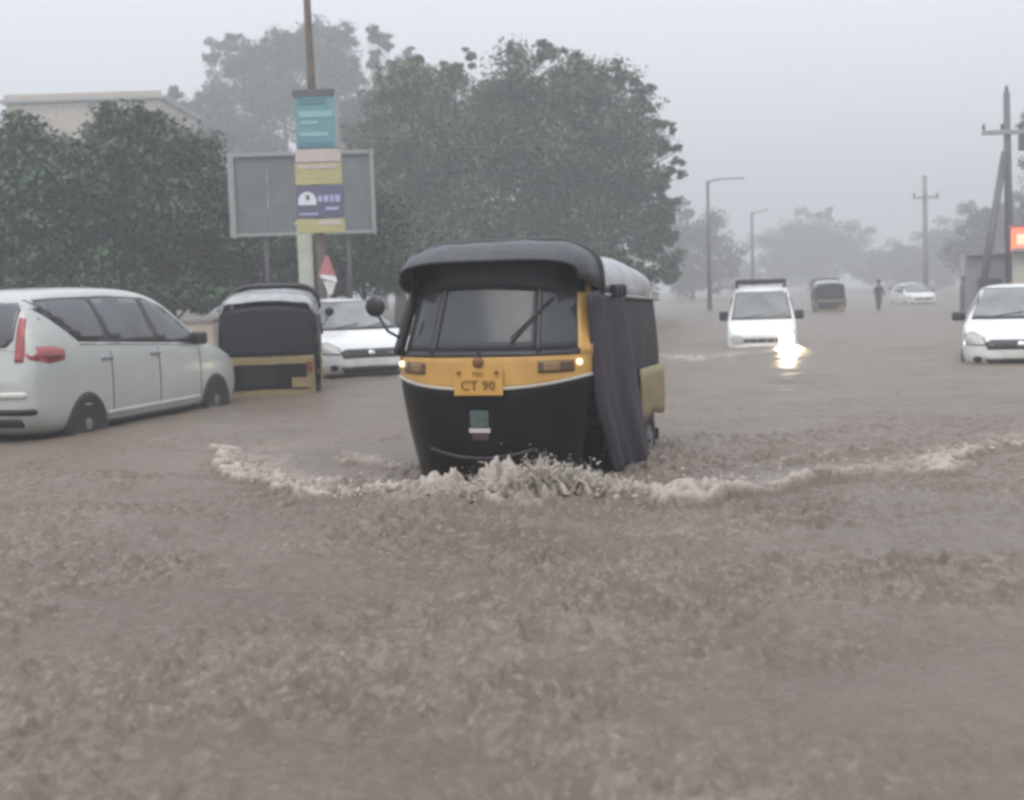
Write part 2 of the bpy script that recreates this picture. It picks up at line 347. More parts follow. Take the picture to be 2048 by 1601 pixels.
def crest(pix, amp, back, frontw, foamw, fo=1.0):
    global H, foam
    d, t = seg_dist([onwater(*p) for p in pix])
    d = d + .17 * rag + .045 * lump; brk = np.clip(.72 + .6 * fbm(X * 2.1, Y * 1.6, 191, 3), .34, 1.25)
    prof = np.where(d > 0, np.exp(-(d / back) ** 2), np.exp(-(d / frontw) ** 2))
    a = np.interp(t, np.linspace(0, 1, len(amp)), amp)
    a = a * brk
    H += a * prof * (.62 + .36 * lump + .24 * lump2)
    H -= .25 * a * np.exp(-((d + frontw * 2.2) / (frontw * 1.4)) ** 2)
    f = np.where(d > 0, np.exp(-(d / foamw) ** 2), np.exp(-(d / (frontw * .8)) ** 2)) * fo * np.clip(brk * 1.25, .3, 1) * np.interp(t, np.linspace(0, 1, len(amp)), np.clip(np.array(amp) / .05, 0, 1))
    foam = np.maximum(foam, f * sstep(-.5, .75, lump + .8 * lump2))
crest([(440, 905), (475, 935), (530, 975), (600, 1002), (700, 1002), (820, 992), (920, 1000)], [.05, .10, .09, .08, .07, .07, .08], .20, .06, .42)
crest([(830, 1003), (930, 1003), (1000, 998), (1080, 992), (1160, 985)], [.04, .07, .09, .09, .08], .15, .07, .22, .6)
crest([(1090, 990), (1180, 985), (1250, 992), (1340, 1000), (1450, 985), (1600, 966), (1700, 950), (1850, 946), (1950, 915), (2048, 893), (2200, 862)], [.10, .11, .11, .10, .08, .075, .08, .085, .08, .07, .04], .20, .055, .36, .9)
crest([(560, 955), (640, 970), (760, 963), (830, 948)], [.03, .06, .06, .03], .20, .09, .34, .8)
crest([(1330, 945), (1420, 925), (1560, 925), (1700, 905), (1850, 888), (2060, 868)], [.06, .05, .04, .04, .04, .02], .14, .06, .16, .45)
crest([(690, 905), (730, 925), (790, 935), (830, 925)], [.02, .05, .05, .03], .14, .08, .22, .6)
crest([(1330, 712), (1400, 722), (1480, 712), (1560, 704)], [.05, .07, .07, .05], .5, .3, .8, .8)
water = tag(grid_mesh('water', X, Y, H, water_mat()), 'brown flood water pitted by heavy rain over the whole road', kind='structure')
pa = water.data.attributes.new('patch', 'FLOAT', 'POINT'); pa.data.foreach_set('value', (patch * (1 - sstep(6.5, 12, Y))).astype(np.float32).ravel())
cm = water.data.attributes.new('calm', 'FLOAT', 'POINT'); cm.data.foreach_set('value', sstep(6.5, 12, Y).astype(np.float32).ravel())
fa = water.data.attributes.new('foam', 'FLOAT', 'POINT'); fa.data.foreach_set('value', foam.astype(np.float32).ravel())

# ------------------------------------------------------------------ wheels and car bodies
def wheel(parent, x, y, r, w, side, rimr=.62, alloy=True):
    bm = bmesh.new(); h = w / 2
    lathe(bm, [(r * rimr, -h * .8), (r * .80, -h), (r * .95, -h * .92), (r, -h * .6), (r, h * .6), (r * .95, h * .92), (r * .80, h), (r * rimr, h * .8), (r * rimr, 0)], (x, y, r))
    t = bput('wheel', bm, M['rubber'], parent, smooth=True)
    bm = bmesh.new(); yo = y + side * h * .55
    lathe(bm, [(r * rimr * .98, -.02), (r * rimr * .98, .02 * side if side > 0 else -.02), (r * rimr * .86, .012)], (x, yo, r))
    lathe(bm, [(r * .18, -.02), (r * .18, .028), (r * .1, .034)] if side > 0 else [(r * .18, .02), (r * .18, -.028), (r * .1, -.034)], (x, yo, r), n=14)
    if alloy:
        for k in range(5):
            a = 2 * math.pi * k / 5 + .3
            box(bm, Vector((x + math.cos(a) * r * .36, yo + side * .010, r + math.sin(a) * r * .36)), (r * .50, .03, r * .20), .006, Matrix.Rotation(-a, 3, 'Y'))
    bput('rim', bm, M['alloy'], t, smooth=False)
    return t
def car_shell(st):
    """subdivided shell lofted through stations (x, z_bottom, z_wide, z_belt, z_roof, half widths: bottom, widest, roof)"""
    bm = bmesh.new(); rings = []
    def ring(x, zb, zs, zt, zr, wb, wm, wr, k=1.0):
        half = [(0, zb), (wb * .6, zb), (wb, zb + .02), (wm * .985, zb + (zs - zb) * .45), (wm, zs), (wm * .992, zs + (zt - zs) * .75), (wm * .965, zt + .01),
                (wm + (wr + .03 - wm) * .42, zt + (zr - zt) * .40), (wr + .035, zr - (zr - zt) * .16 - .01), (wr - .04, zr - .018), (wr * .5, zr + .006), (0, zr + .012)]
        pts = half + [(-y, z) for y, z in half[-2:0:-1]]
        cz = (zb + zr) / 2
        return [bm.verts.new((x, y * k, cz + (z - cz) * k)) for y, z in pts]
    f, l = st[0], st[-1]
    rings.append(ring(f[0] - .015, *f[1:], k=.55)); rings.append(ring(f[0] - .012, *f[1:], k=.9))
    for s in st: rings.append(ring(*s))
    rings.append(ring(l[0] + .012, *l[1:], k=.9)); rings.append(ring(l[0] + .015, *l[1:], k=.55))
    n = len(rings[0])
    for i in range(len(rings) - 1):
        for k in range(n): bm.faces.new((rings[i][k], rings[i][(k + 1) % n], rings[i + 1][(k + 1) % n], rings[i + 1][k]))
    bm.faces.new(rings[0][::-1]); bm.faces.new(rings[-1])
    return bm
def make_body(st, paint, parent, wheels, wr, ww, name='body'):
    o = bput(name, car_shell(st), paint, parent, smooth=True)
    sub = o.modifiers.new('s', 'SUBSURF'); sub.levels = 2; sub.render_levels = 2
    dg = bpy.context.evaluated_depsgraph_get(); me = bpy.data.meshes.new_from_object(o.evaluated_get(dg))
    bm = bmesh.new(); bm.from_mesh(me); bvh = BVHTree.FromBMesh(bm); bm.free()
    o.modifiers.clear(); o.data = me
    cb = bmesh.new()
    for (x, y) in wheels:
        s = 1 if y > 0 else -1
        lathe(cb, [(wr * 1.19, y - s * ww * .75), (wr * 1.19, y + s * .5)], (x, 0, wr), n=36)
    co = bput('cut', cb, M['dark'])
    b = o.modifiers.new('b', 'BOOLEAN'); b.operation = 'DIFFERENCE'; b.object = co; b.solver = 'EXACT'; b.material_mode = 'TRANSFER'
    dg = bpy.context.evaluated_depsgraph_get(); me2 = bpy.data.meshes.new_from_object(o.evaluated_get(dg))
    o.modifiers.clear(); o.data = me2; bpy.data.objects.remove(co)
    return o, bvh
def inset(name, bvh, poly, axis, m, parent, off=.004, step=.07, center=None):
    """a panel of the given outline laid on the shell: poly in (x,z) for side axes, (y,z) for front or rear, (x,y) for top"""
    s = 1 if axis[0] == '+' else -1; ax = axis[1]
    dirs = {'x': Vector((s, 0, 0)), 'y': Vector((0, s, 0)), 'z': Vector((0, 0, s))}[ax]
    def lift(a, b): return {'x': Vector((0, a, b)), 'y': Vector((a, 0, b)), 'z': Vector((a, b, 0))}[ax]
    bm = bmesh.new(); bm.faces.new([bm.verts.new(lift(*p)) for p in poly])
    P = np.array(poly)
    for k in (0, 1):
        nrm = lift(1, 0) if k == 0 else lift(0, 1)
        for c in np.arange(P[:, k].min() + step * .5, P[:, k].max(), step):
            bmesh.ops.bisect_plane(bm, geom=bm.verts[:] + bm.edges[:] + bm.faces[:], plane_co=nrm * c, plane_no=nrm)
    for v in bm.verts:
        h = bvh.ray_cast(v.co + dirs * 5, -dirs)
        if h[0] is None: h = bvh.find_nearest(v.co + dirs * 1.0)
        nn = h[1] if h[1].dot(dirs) > 0 else -h[1]
        v.co = h[0] + nn * off
    bmesh.ops.recalc_face_normals(bm, faces=bm.faces)
    for fc in bm.faces:
        if fc.normal.dot(dirs) < 0: fc.normal_flip()
    es = [e for e in bm.edges if e.is_boundary]
    r = bmesh.ops.extrude_edge_only(bm, edges=es)
    for v in r['geom']:
        if isinstance(v, bmesh.types.BMVert): v.co -= dirs * (off + .006)
    return bput_keep(name, bm, m, parent)
def bput_keep(name, bm, m, parent):
    me = bpy.data.meshes.new(name); bm.to_mesh(me); bm.free(); me.materials.append(m)
    me.polygons.foreach_set('use_smooth', [True] * len(me.polygons))
    o = bpy.data.objects.new(name, me); C.objects.link(o); o.parent = parent; return o
def shift(poly, d=0.0):
    c = np.mean(poly, axis=0); return [tuple(np.array(p) + (c - np.array(p)) / max(np.linalg.norm(c - np.array(p)), 1e-6) * d) for p in poly]
def rrect(y0, z0, y1, z1, r=.03):
    return [(y0 + r, z0), (y1 - r, z0), (y1, z0 + r), (y1, z1 - r), (y1 - r, z1), (y0 + r, z1), (y0, z1 - r), (y0, z0 + r)]
def mirror(parent, x, y, z, side, m, sz=(.09, .20, .15)):
    bm = bmesh.new(); box(bm, Vector((x, y + side * sz[1] * .5, z)), sz, .035, seg=3)
    o = bput('side_mirror', bm, m, parent, smooth=True)
    bm = bmesh.new(); tube(bm, [(x, y - side * .06, z - .07), (x, y + side * .03, z - .04)], .018, 8); bput('mirror_arm', bm, M['trim'], o, smooth=True)
    return o
def car(kind, name, label, cat, loc, phi, paint, group=None):
    t = thing(name, label, cat, loc, phi, group)
    if kind == 'mpv':
        st = [(-2.20, .45, .60, .80, .86, .52, .72, .58), (-2.14, .36, .62, 1.0, 1.14, .68, .82, .66), (-2.04, .30, .62, 1.12, 1.44, .74, .855, .63), (-1.88, .26, .62, 1.16, 1.65, .78, .865, .60),
              (-1.4, .24, .62, 1.15, 1.70, .80, .867, .60), (-.5, .22, .62, 1.11, 1.72, .80, .867, .61), (.25, .22, .62, 1.07, 1.69, .80, .867, .60), (.70, .22, .62, 1.05, 1.56, .80, .867, .59),
              (1.10, .22, .62, 1.02, 1.29, .80, .865, .62), (1.42, .22, .62, .97, 1.08, .80, .865, .68), (1.75, .24, .60, .88, .98, .80, .85, .68), (2.0, .28, .56, .78, .88, .75, .81, .64), (2.14, .34, .52, .68, .76, .62, .72, .55), (2.20, .40, .50, .62, .66, .45, .58, .42)]
        wb, r, w, tr = 1.37, .335, .21, .775
    elif kind == 'hatch':
        st = [(-1.92, .42, .60, .82, .90, .52, .68, .56), (-1.86, .34, .60, .96, 1.12, .66, .79, .62), (-1.70, .28, .62, .98, 1.36, .72, .84, .58), (-1.45, .24, .62, .98, 1.46, .76, .855, .55),
              (-.7, .22, .62, .96, 1.52, .78, .86, .57), (-.1, .22, .62, .94, 1.51, .78, .86, .57), (.30, .22, .62, .93, 1.42, .78, .86, .56), (.70, .22, .62, .93, 1.20, .78, .86, .60),
              (1.05, .22, .60, .92, 1.02, .78, .855, .66), (1.40, .22, .58, .86, .95, .77, .84, .66), (1.70, .25, .55, .78, .86, .72, .80, .62), (1.85, .32, .52, .68, .76, .62, .72, .54), (1.92, .40, .50, .60, .66, .45, .58, .42)]
        wb, r, w, tr = 1.22, .30, .19, .75
    else:   # van
        st = [(-1.80, .42, .65, .95, 1.05, .55, .66, .56), (-1.75, .34, .65, 1.02, 1.40, .64, .72, .56), (-1.62, .28, .65, 1.03, 1.72, .68, .735, .57), (-1.0, .26, .65, 1.03, 1.78, .70, .74, .58),
              (.2, .26, .65, 1.03, 1.78, .70, .74, .58), (.75, .26, .65, 1.03, 1.74, .70, .74, .57), (1.02, .26, .65, 1.03, 1.58, .70, .74, .56), (1.28, .26, .65, 1.02, 1.28, .70, .74, .60),
              (1.48, .27, .63, .96, 1.06, .70, .735, .62), (1.66, .30, .60, .86, .96, .68, .72, .62), (1.77, .34, .56, .78, .86, .62, .68, .56), (1.82, .40, .54, .70, .76, .50, .58, .46)]
        wb, r, w, tr = 1.10, .29, .17, .64
    ws = [(x, y) for x in (-wb, wb) for y in (-tr, tr)]
    body, bvh = make_body(st, paint, t, ws, r, w)
    for (x, y) in ws: wheel(t, x, y, r, w, 1 if y > 0 else -1)
    if kind == 'mpv':
        for s in (-1, 1):
            ax = '+y' if s > 0 else '-y'
            inset('window_surround', bvh, [(-1.96, 1.58), (-1.90, 1.50), (-1.42, 1.16), (1.12, 1.04), (1.02, 1.14), (.55, 1.47), (.15, 1.585), (-.6, 1.615), (-1.5, 1.60)], ax, M['trim'], t, .005)
            for q in ([(-1.86, 1.55), (-1.39, 1.20), (-.92, 1.175), (-1.0, 1.57), (-1.5, 1.575)], [(-.93, 1.575), (-.85, 1.17), (.03, 1.125), (-.02, 1.57), (-.5, 1.585)], [(.06, 1.56), (.11, 1.12), (.98, 1.075), (.90, 1.17), (.50, 1.44), (.25, 1.54)]):
                inset('window_pane', bvh, q, ax, M['winglass'], t, .009)
            inset('tail_lamp', bvh, [(-2.17, 1.14), (-2.17, 1.03), (-1.95, .98), (-1.72, 1.0), (-1.70, 1.10), (-1.86, 1.14)], ax, M['red'], t, .010)
            inset('tail_lamp_shade', bvh, [(-2.10, 1.05), (-1.95, 1.01), (-1.76, 1.02), (-1.77, 1.065), (-2.0, 1.075)], ax, M['darkred'], t, .014)
            for xd in (-.9, .07): inset('door_handle', bvh, rrect(xd - .18, .96, xd + .02, .995, .012), ax, M['steel'], t, .022)
            inset('chrome_strip', bvh, [(-1.42, 1.135), (-1.42, 1.155), (1.12, 1.036), (1.12, 1.018)], ax, M['chrome'], t, .008)
            inset('door_moulding', bvh, [(-1.0, .385), (-1.0, .43), (.98, .43), (.98, .385)], ax, M['whitetrim'], t, .014)
            inset('side_sill', bvh, [(-1.0, .26), (-1.0, .34), (.98, .34), (.98, .26)], ax, M['trim'], t, .006)
            for xs in (-.90, .06, 1.0): inset('door_gap', bvh, [(xs, .40), (xs + .012, .40), (xs + .012, 1.04), (xs, 1.04)], ax, M['trim'], t, .0035)
            mirror(t, .92, s * .80, 1.10, s, M['trim'])
        for s in (-1, 1): inset('tail_lamp_upper', bvh, [(s * .705, 1.0), (s * .705, 1.13), (s * .655, 1.40), (s * .60, 1.42), (s * .62, 1.0)], '-x', M['red'], t, .010)
        inset('rear_window', bvh, rrect(-.58, 1.14, .58, 1.56, .07), '-x', M['winglass'], t, .006)
        inset('bumper_lamp', bvh, rrect(-.80, .50, -.42, .56, .02), '-x', M['trim'], t, .008)
        inset('bumper_lamp', bvh, rrect(.42, .50, .80, .56, .02), '-x', M['trim'], t, .008)
        inset('rear_bumper_strip', bvh, rrect(-.74, .66, .74, .72, .02), '-x', M['whitetrim'], t, .012)
        inset('lower_valance', bvh, rrect(-.66, .38, .66, .47, .02), '-x', M['trim'], t, .006)
        bm = bmesh.new(); box(bm, Vector((-2.215, 0, .95)), (.012, .5, .115), .003); bput('number_plate', bm, M['whitetrim'], t)
        inset('windscreen', bvh, [(-.64, 1.10), (.64, 1.10), (.56, 1.52), (-.56, 1.52)], '+x', M['wsglass'], t, .006)
    else:
        van = kind == 'van'
        zb, zt = (1.10, 1.62) if van else (1.02, 1.43)
        wl, wt = (.60, .50) if van else (.67, .52)
        inset('windscreen_gasket', bvh, [(-wl - .03, zb - .03), (wl + .03, zb - .03), (wt + .03, zt + .03), (-wt - .03, zt + .03)], '+x', M['trim'], t, .004)
        inset('windscreen', bvh, [(-wl, zb), (0, zb - .005), (wl, zb), (wt, zt), (0, zt + .01), (-wt, zt)], '+x', M['wsglass'], t, .009)
        bm = bmesh.new()
        for a, b in (((-.35), .05), (.15, .5)):
            h0 = bvh.ray_cast(Vector((5, a, zb)), Vector((-1, 0, 0)))[0]; h1 = bvh.ray_cast(Vector((5, b, zb + .06)), Vector((-1, 0, 0)))[0]
            tube(bm, [h0 + Vector((.02, 0, .015)), h1 + Vector((.02, 0, .015))], .008, 6)
        bput('wipers', bm, M['trim'], t)
        for s in (-1, 1):
            ax = '+y' if s > 0 else '-y'
            if van:
                qs = [[(1.10, 1.10), (.98, 1.50), (.30, 1.60), (.28, 1.10)], [(.20, 1.10), (.20, 1.60), (-.72, 1.60), (-.72, 1.10)], [(-.80, 1.10), (-.80, 1.60), (-1.52, 1.56), (-1.58, 1.10)]]
            else:
                qs = [[(.72, 1.0), (.30, 1.33), (-.15, 1.40), (-.17, 1.0)], [(-.23, 1.0), (-.22, 1.40), (-.95, 1.37), (-1.22, 1.10), (-1.20, 1.02)]]
            for q in qs: inset('window_pane', bvh, q, ax, M['winglass'], t, .007)
            for xs in ((.25, -.76) if van else (-.2, .82)): inset('door_gap', bvh, [(xs, .36), (xs + .012, .36), (xs + .012, .98), (xs, .98)], ax, M['trim'], t, .0035)
            for xd in ((.42,) if van else (-.10, -.95)): inset('door_handle', bvh, rrect(xd - .18, .87, xd, .905, .012), ax, M['trim'], t, .02)
            inset('tail_lamp', bvh, rrect(st[0][0] + .06, .86, st[0][0] + .30, 1.06, .03), ax, M['red'], t, .008)
            mirror(t, .98 if van else .62, s * (.70 if van else .80), 1.15 if van else 1.03, s, M['trim'], (.09, .19, .20) if van else (.09, .20, .14))
        fx = '+x'
        if van:
            inset('grille', bvh, rrect(-.42, .60, .42, .69, .03), fx, M['trim'], t, .006)
            for y in (-.27, -.09, .09, .27): inset('grille_bar', bvh, rrect(y - .012, .605, y + .012, .685, .004), fx, M['steel'], t, .012)
            inset('bumper', bvh, rrect(-.60, .40, .60, .54, .04), fx, M['whitetrim'], t, .03)
        else:
            inset('grille', bvh, [(-.46, .56), (.46, .56), (.50, .66), (.40, .70), (-.40, .70), (-.50, .66)], fx, M['trim'], t, .008)
            inset('emblem', bvh, rrect(-.055, .595, .055, .675, .03), fx, M['chrome'], t, .022)
            inset('lower_grille', bvh, [(-.42, .32), (.42, .32), (.50, .42), (-.50, .42)], fx, M['trim'], t, .008)
            inset('bumper_trim', bvh, rrect(-.66, .285, .66, .315, .01), fx, M['trim'], t, .02)
            bm = bmesh.new(); hx = bvh.ray_cast(Vector((5, 0, .5)), Vector((-1, 0, 0)))[0].x; box(bm, Vector((hx + .02, 0, .49)), (.014, .50, .11), .003); bput('number_plate', bm, M['whitetrim'], t)
            for s in (-1, 1): inset('fog_lamp', bvh, rrect(s * .60 - .06, .37, s * .60 + .06, .46, .03), fx, M['trim'], t, .008)
        for s in (-1, 1):
            if van: q = rrect(s * .50 - .13, .57, s * .50 + .13, .76, .05)
            else: q = [(s * .50, .62), (s * .74, .64), (s * .78, .77), (s * .66, .80), (s * .52, .72)]
            on = van and s > 0
            h = inset('headlamp', bvh, q, fx, M['head'] if on else M['lens'], t, .012, step=.05)
            if not van: inset('headlamp_rim', bvh, shift(q, -.018), fx, M['trim'], t, .008, step=.05)
            if on:
                h['label'] = 'lit headlamp glaring towards the viewer'
                ld = bpy.data.lights.new('headlamp_beam', 'SPOT'); ld.energy = 22000; ld.color = (1, .78, .48); ld.spot_size = R(36); ld.spot_blend = 1.0; ld.shadow_soft_size = .09
                lo = bpy.data.objects.new('headlamp_beam', ld); C.objects.link(lo); lo.parent = t; lo.location = (1.93, s * .52, .655)
                lo.rotation_euler = (R(0), R(-71.5), 0)
        inset('rear_window', bvh, rrect(-.50, 1.06, .50, 1.34, .05), '-x', M['winglass'], t, .006)
    if kind == 'van':
        bm = bmesh.new()
        for y in (-.52, .52): tube(bm, [(.62, y, 1.90), (-.9, y, 1.90)], .022, 8)
        for x in (.62, .24, -.14, -.52, -.9):
            tube(bm, [(x, -.52, 1.90), (x, .52, 1.90)], .022, 8)
            for y in (-.52, .52): tube(bm, [(x, y, 1.74), (x, y, 1.90)], .018, 6)
        box(bm, Vector((.62, 0, 1.86)), (.03, 1.04, .10), .006)
        bput('roof_rack', bm, M['trim'], t)
    return t

# ------------------------------------------------------------------ three-wheeled taxi
def fw(z): return np.interp(z, [-.08, .30, .55, .80, 1.0, 1.5], [.50, .565, .61, .645, .65, .585])
def fxf(z): return np.interp(z, [-.08, .40, .75, .98, 1.5], [1.17, 1.235, 1.25, 1.235, .985])
def front(y, z, off=0.0):
    w = float(fw(z)); a = min(abs(y) / w, 1.0); x = float(fxf(z)) - .30 * a ** 3.4
    return (x + off * (1 - .5 * a ** 4), y + math.copysign(off * a ** 4, y), z)
def fpatch(y0, y1, z0, z1, off, thick, nu=14, nv=6, zl=None):
    def P(u, v):
        zz = z0 + (z1 - z0) * v
        if zl: lo = zl(y0 + (y1 - y0) * u); zz = lo + (z1 - lo) * v
        return front(y0 + (y1 - y0) * u, zz, off)
    return sheet(P, nu, nv, thick)
def wpatch(f0, f1, z0, z1, off, thick, nu=28, nv=10, zl=None, zh=None):     # across a share of the front's width at every height
    def P(u, v):
        f = f0 + (f1 - f0) * u
        lo = zl(f) if zl else z0; hi = zh(f) if zh else z1
        z = lo + (hi - lo) * v; return front(f * float(fw(z)), z, off)
    return sheet(P, nu, nv, thick)
def rickshaw(label, loc, phi, curtain=True, oldpaint=False, plate_text=None, group=None, tilt=0):
    t = thing('auto_rickshaw', label, 'auto rickshaw', loc, phi, group)
    t.rotation_euler = (R(tilt), 0, phi)
    Y_ = M['oldyellow'] if oldpaint else M['yellow']
    band_lo = lambda f: .785 + .075 * abs(f) ** 2.4
    bput('front_cowl', wpatch(-1, 1, -.08, 0, 0, .012, 36, 16, zh=lambda f: band_lo(f) + .01), M['blackpaint'], t, smooth=True)
    bput('front_band', wpatch(-1, 1, 0, 1.012, .006, .014, 36, 8, zl=band_lo), Y_, t, smooth=True)
    bm = bmesh.new(); tube(bm, [front(f * float(fw(band_lo(f))), band_lo(f), .010) for f in np.linspace(-1, 1, 33)], .0115, 8)
    bput('trim_strip', bm, M['beigetrim'], t, smooth=True)
    bm = bmesh.new(); tube(bm, [front(f * .6 * float(fw(.34)), .33 + .06 * f * f, .03) for f in np.linspace(-1, 1, 17)], .012, 8); bput('crash_bar', bm, M['trim'], t, smooth=True)
    # windscreen: gasket, three panes, two bars, sunband, pillars
    for s in (-1, 1):
        bput('front_pillar', wpatch(s * .90, s * 1.0, .995, 1.64, .012, .045, 4, 12), M['yellow'] if s > 0 and not oldpaint else M['blackpaint'], t, smooth=True)
    bput('lower_gasket', wpatch(-.91, .91, .998, 1.035, .014, .02, 24, 2), M['trim'], t, smooth=True)
    for a, b in ((-.90, -.52), (-.49, .56), (.59, .90)): bput('windscreen_pane', wpatch(a, b, 1.03, 1.56, .004, .006, 16, 8), M['autoglass'], t, smooth=True)
    for a, b in ((-.53, -.48), (.555, .60)): bput('windscreen_bar', wpatch(a, b, 1.02, 1.56, .016, .03, 2, 10), M['trim'], t, smooth=True)
    bput('sun_visor_band', wpatch(-.95, .95, 0, 1.675, .020, .006, 28, 4, zl=lambda f: 1.425 + .02 * (1 - f * f) - .03 * max(f, 0)), M['darkfab'], t, smooth=True)
    p0 = Vector(front(.42, 1.37, .03)); p1 = Vector(front(.20, 1.11, .03)); bm = bmesh.new(); tube(bm, [p0, (p0 + p1) / 2 + Vector((.008, 0, 0)), p1], [.009, .007, .006], 6)
    tube(bm, [p0.lerp(p1, .35) + Vector((.0, .012, 0)), p1 + Vector((.0, .0, -.03))], .009, 6); bput('wiper', bm, M['trim'], t, smooth=True)
    # canopy: brow hood in front, wet roof with painted sky sheen behind, side cloths
    def sect(a, w, ze, zt, p=.52):
        c, s_ = math.cos(a), math.sin(a); return (w * math.copysign(abs(c) ** p, c), ze + (zt - ze) * abs(s_) ** p)
    xs = [1.13, 1.09, 1.02, .93, .82, .70, .58]; zt = [1.625, 1.65, 1.69, 1.73, 1.755, 1.762, 1.760]; ze = [1.49, 1.48, 1.47, 1.45, 1.43, 1.40, 1.37]; wd = [.60, .62, .64, .652, .66, .665, .668]
    def hoodP(u, v):
        k = u * 6; g = lambda a: float(np.interp(k, range(7), a)); y, z = sect(math.pi * v, g(wd), g(ze), g(zt)); x = g(xs) - (.16 * (abs(y) / .66) ** 3) * (1 - u)
        return (x, y, z + .006 * math.sin(y * 23 + u * 5) * u)
    bput('canopy_hood', sheet(hoodP, 18, 40, .014), M['fabric'], t, smooth=True)
    bm = bmesh.new(); tube(bm, [Vector(hoodP(0, v)) for v in np.linspace(0, 1, 33)], .013, 8); bput('hood_piping', bm, M['fabric'], t, smooth=True)
    bm = bmesh.new(); tube(bm, [Vector(hoodP(.86, v)) + Vector((0, 0, .004)) for v in np.linspace(0, 1, 33)], .02, 8); bput('hood_hoop', bm, M['fabric'], t, smooth=True)
    xr = [.59, .2, -.3, -.75, -1.02, -1.20, -1.29]; zr = [1.705, 1.70, 1.69, 1.66, 1.625, 1.58, 1.525]; er = [1.36, 1.35, 1.34, 1.33, 1.32, 1.34, 1.42]; wr_ = [.645, .65, .655, .655, .645, .62, .58]
    def roofP(u, v):
        k = u * 6; g = lambda a: float(np.interp(k, range(7), a)); y, z = sect(math.pi * v, g(wr_), g(er), g(zr), .6)
        sag = .018 * math.sin(u * math.pi * 3.0) ** 2 * math.sin(math.pi * v); return (g(xr), y, z - sag + .008 * math.sin(v * 19 + u * 11))
    bput('canopy_roof', sheet(roofP, 24, 36, .014), M['sheenroof'], t, smooth=True)
    for s in (-1, 1):
        def flapP(u, v):
            x = .12 - 1.32 * u; zz = 1.37 - .60 * v; zz0 = 1.37 - .05 * u
            yy = .648 + .030 * math.sin(v * math.pi * .6) + .007 * math.sin(u * 13 + v * 3) * v - .03 * max(u - .9, 0) / .1
            return (x, s * yy, zz0 - .60 * v)
        bput('side_cloth', sheet((lambda u, v: flapP(1 - u, v)) if s > 0 else flapP, 26, 10, .010), M['darkfab'], t, smooth=True)
        bm = bmesh.new(); tube(bm, [(.60 - 1.8 * k / 8, s * (.668 - .008 * k / 8), 1.375 - .055 * k / 8) for k in range(9)], .014, 6); bput('canopy_rail', bm, M['steel'], t, smooth=True)
        # rear quarter panel with its wheel opening
        def quarterP(u, v):
            x = -.36 - .86 * u; top = .80; low = .44 - .05 * abs(math.cos(math.pi * u))
            return (x, s * (.676 + .008 * math.sin(math.pi * v)), low + (top - low) * v)
        bput('quarter_panel', sheet(quarterP if s < 0 else (lambda u, v: quarterP(1 - u, v)), 24, 6, .012), M['oldyellow'], t, smooth=True)
        bm = bmesh.new(); box(bm, Vector((.12, s * .63, .22)), (1.0, .02, .20), .008); bput('side_sill', bm, M['blackpaint'], t)
        bm = bmesh.new(); tube(bm, [(.62, s * .62, .34), (.66, s * .635, .8), (.66, s * .635, 1.38)], .016, 8); bput('door_post', bm, M['blackpaint'], t, smooth=True)
        wheel(t, -.80, s * .60, .225, .12, s, .5, False)
    wheel(t, .98, 0, .215, .11, 1, .5, False)
    if curtain:
        def curtP(u, v):
            xa = .93 - .03 * v - .36 * max(0, v - .6) / .4; xb = .16 - .62 * v
            x = xa + (xb - xa) * u
            y = .685 + .05 * v + .020 * math.sin(u * 9 + v * 1.4) * (.25 + v) + .007 * math.sin(u * 23 + 1 - v * 3) * v - .055 * (1 - u) ** 3
            return (x, y, 1.385 - 1.26 * v + .02 * math.sin(u * 9))
        bput('rain_curtain', sheet(lambda u, v: curtP(1 - u, v), 40, 26, .006), M['curtain'], t, smooth=True)
        bm = bmesh.new()
        for k in range(3): box(bm, Vector((.42 - .12 * k, .69, 1.40)), (.10, .05, .09), .02, seg=2)
        bput('curtain_bundle', bm, M['darkfab'], t, smooth=True)
    # rear of the body
    def rearP(u, v): 
        y = .60 - 1.20 * u; return (-1.235 - .03 * math.sin(math.pi * u), y, .20 + .62 * v)
    bput('rear_panel', sheet(lambda u, v: rearP(1 - u, v), 16, 8, .014), M['oldyellow'], t, smooth=True)
    bm = bmesh.new(); box(bm, Vector((-1.275, .02, .515)), (.02, 1.02, .34), .012); bput('engine_hatch', bm, M['blackpaint'], t)
    for k in range(5):
        bm = bmesh.new(); box(bm, Vector((-1.288, .15, .42 + .045 * k)), (.012, .44, .016), .004); bput('hatch_louvre', bm, M['trim'], t)
    bm = bmesh.new(); box(bm, Vector((-1.29, -.42, .43)), (.014, .26, .13), .004); bput('rear_number_plate', bm, M['oldyellow'], t)
    for s in (-1, 1):
        bm = bmesh.new(); box(bm, Vector((-1.275, s * .53, .64)), (.03, .08, .14), .012); bput('tail_lamp', bm, M['darkred'], t)
    def backP(u, v): return (-1.245 - .045 * math.sin(math.pi * u) - .05 * v * (1 - v), .61 - 1.22 * u, .80 + .56 * v + .10 * v * math.sin(math.pi * u) ** .5)
    bput('rear_cloth', sheet(lambda u, v: backP(1 - u, v), 18, 10, .010), M['darkfab'], t, smooth=True)
    bm = bmesh.new(); box(bm, Vector((-1.26, 0, .21)), (.06, 1.26, .10), .02); bput('rear_bumper', bm, M['blackpaint'], t)
    # inside
    bm = bmesh.new(); box(bm, Vector((-.2, 0, .20)), (1.9, 1.16, .04), .01); bput('floor_pan', bm, M['blackpaint'], t)
    bm = bmesh.new(); box(bm, Vector((.30, 0, .52)), (.40, .62, .16), .05); box(bm, Vector((.10, 0, .82)), (.10, .62, .42), .04); bput('driver_seat', bm, M['seat'], t, smooth=True)
